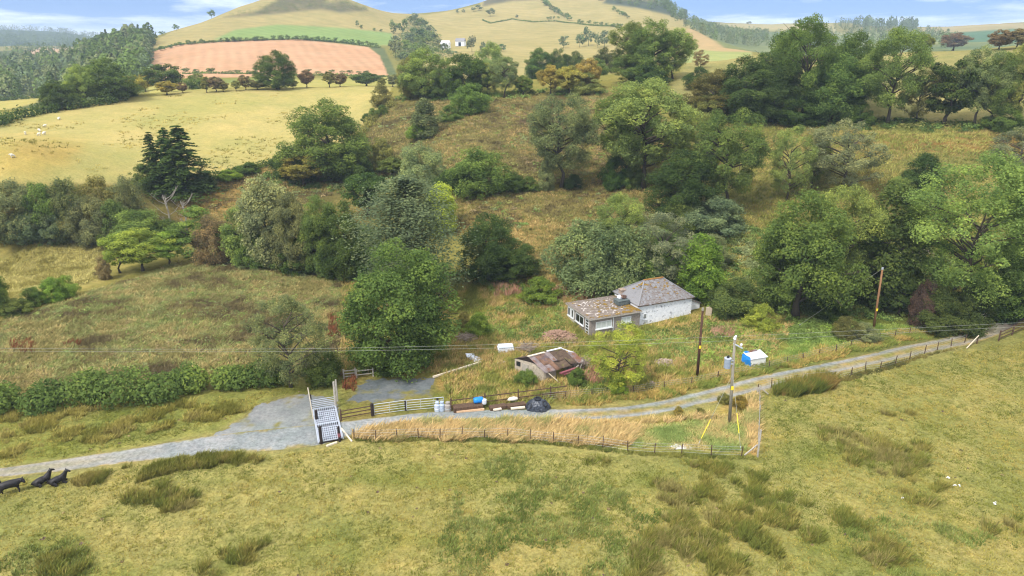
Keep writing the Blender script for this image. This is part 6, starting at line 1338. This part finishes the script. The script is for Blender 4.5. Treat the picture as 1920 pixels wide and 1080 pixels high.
tufts('hillside_grass','rough brown and olive grass of the open hillside',HILL,20000,95,235,(.2,.5),.13,8,.6,.8,[(100,90,62),(120,108,70),(140,130,80),(132,128,72),(156,140,88),(178,152,98),(128,122,70)],18,5)
tufts('bank_grass','olive green rough grass of the right hand hillside',[[(1250,255),(1400,228),(1960,238),(2200,240),(2200,590),(1900,585),(1600,585),(1320,560),(1280,420)]],13000,90,220,(.25,.6),.12,8,.6,.8,[(118,122,64),(138,138,72),(158,152,82),(160,142,84),(130,132,66)],19,6)
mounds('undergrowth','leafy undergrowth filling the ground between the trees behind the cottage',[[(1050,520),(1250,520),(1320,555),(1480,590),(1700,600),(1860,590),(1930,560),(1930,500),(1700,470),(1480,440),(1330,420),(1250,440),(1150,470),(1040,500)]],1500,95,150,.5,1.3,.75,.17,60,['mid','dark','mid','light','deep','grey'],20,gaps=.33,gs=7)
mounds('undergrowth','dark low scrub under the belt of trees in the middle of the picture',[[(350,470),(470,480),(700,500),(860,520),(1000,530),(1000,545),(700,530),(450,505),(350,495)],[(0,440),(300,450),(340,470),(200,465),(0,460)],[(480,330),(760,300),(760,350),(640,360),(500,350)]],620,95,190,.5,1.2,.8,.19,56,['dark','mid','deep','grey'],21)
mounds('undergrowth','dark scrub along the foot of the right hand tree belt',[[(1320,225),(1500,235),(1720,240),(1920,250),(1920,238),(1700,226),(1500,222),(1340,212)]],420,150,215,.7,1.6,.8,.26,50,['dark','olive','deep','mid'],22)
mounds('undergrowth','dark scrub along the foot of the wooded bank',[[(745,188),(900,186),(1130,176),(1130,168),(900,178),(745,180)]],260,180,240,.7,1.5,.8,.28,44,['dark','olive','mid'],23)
tufts('meadow_tufts','scattered dark rush tufts on the pale pasture',[[(0,340),(560,330),(680,255),(520,172),(330,180),(100,215),(0,225)]],900,160,280,(.2,.5),.14,8,.5,.6,[(130,124,62),(160,146,76),(186,168,92)],24,6,gaps=.5,gs=14)
mounds('hillside_scrub','low olive bracken and bramble mounds on the open hillside',HILL,900,95,235,.5,1.2,.5,.2,34,['olive','mid','brown','olive','grey'],25,gaps=.45,gs=9,cat='scrub')
mounds('field_scrub','green rank mounds in the overgrown left field',LEFTF,500,62,150,.4,.9,.5,.13,34,['grey','light','mid'],26,gaps=.5,gs=6,cat='scrub')
tufts('weed_tufts','scattered small darker weed tufts over the near pasture',NEARP,5200,37,112,(.07,.24),.05,10,.20,.8,[(104,112,56),(118,124,62),(132,128,66)],27,5,gain=.85,cat='weeds')
def band(pts,r): return [(x,y-r) for x,y in pts]+[(x,y+r*.6) for x,y in pts[::-1]]
tufts('fence_grass','line of longer darker grass under the lower fence',[band([(664,826),(785,824),(908,825),(994,829),(1084,837),(1177,850),(1278,855),(1418,860)],5)],900,50,75,(.12,.34),.05,12,.22,.6,[(104,112,56),(122,126,62),(140,138,70)],28,3,gain=.85,wv=5)
tufts('fence_grass','line of longer darker grass under the fence beside the lane',[band([(1565,715),(1650,695),(1733,667),(1808,646)],5),band([(1442,694),(1535,672),(1622,650),(1705,632),(1786,620)],5)],800,60,105,(.15,.4),.06,12,.25,.6,[(96,96,54),(120,110,62),(136,124,68)],29,3,gain=.8,wv=5)
mounds('cowpats','dark cowpats dotted over the near pasture',NEARP,150,38,80,.08,.2,.3,.08,24,['purple','brown'],30,cat='dung')
# ================================================================== AIR
def haze(density):
    o=MB().box((0,3400,0),(11000,11000,2)).build('haze',M_WIRE); o.data.clear_geometry()
    x0,x1,y0,y1,z0,z1=-5200,5200,-400,7600,float(Z_.min())-1,max(float(Z_.max())+30,75); 
    vs=[(x,y,z) for x in(x0,x1) for y in(y0,y1) for z in(z0,z1)]; o.data.from_pydata(vs,[],[(0,1,3,2),(4,6,7,5),(0,4,5,1),(2,3,7,6),(0,2,6,4),(1,5,7,3)])
    m,n,l=newmat('haze'); out=n.new('ShaderNodeOutputMaterial'); v=n.new('ShaderNodeVolumePrincipled'); v.inputs['Color'].default_value=(.68,.82,1.0,1); v.inputs['Density'].default_value=density; v.inputs['Anisotropy'].default_value=0.0
    l.new(v.outputs[0],out.inputs['Volume']); o.data.materials.clear(); o.data.materials.append(m)
    tag(o,'thin blue summer haze over the whole valley','haze',kind='stuff')
haze(0.00019)
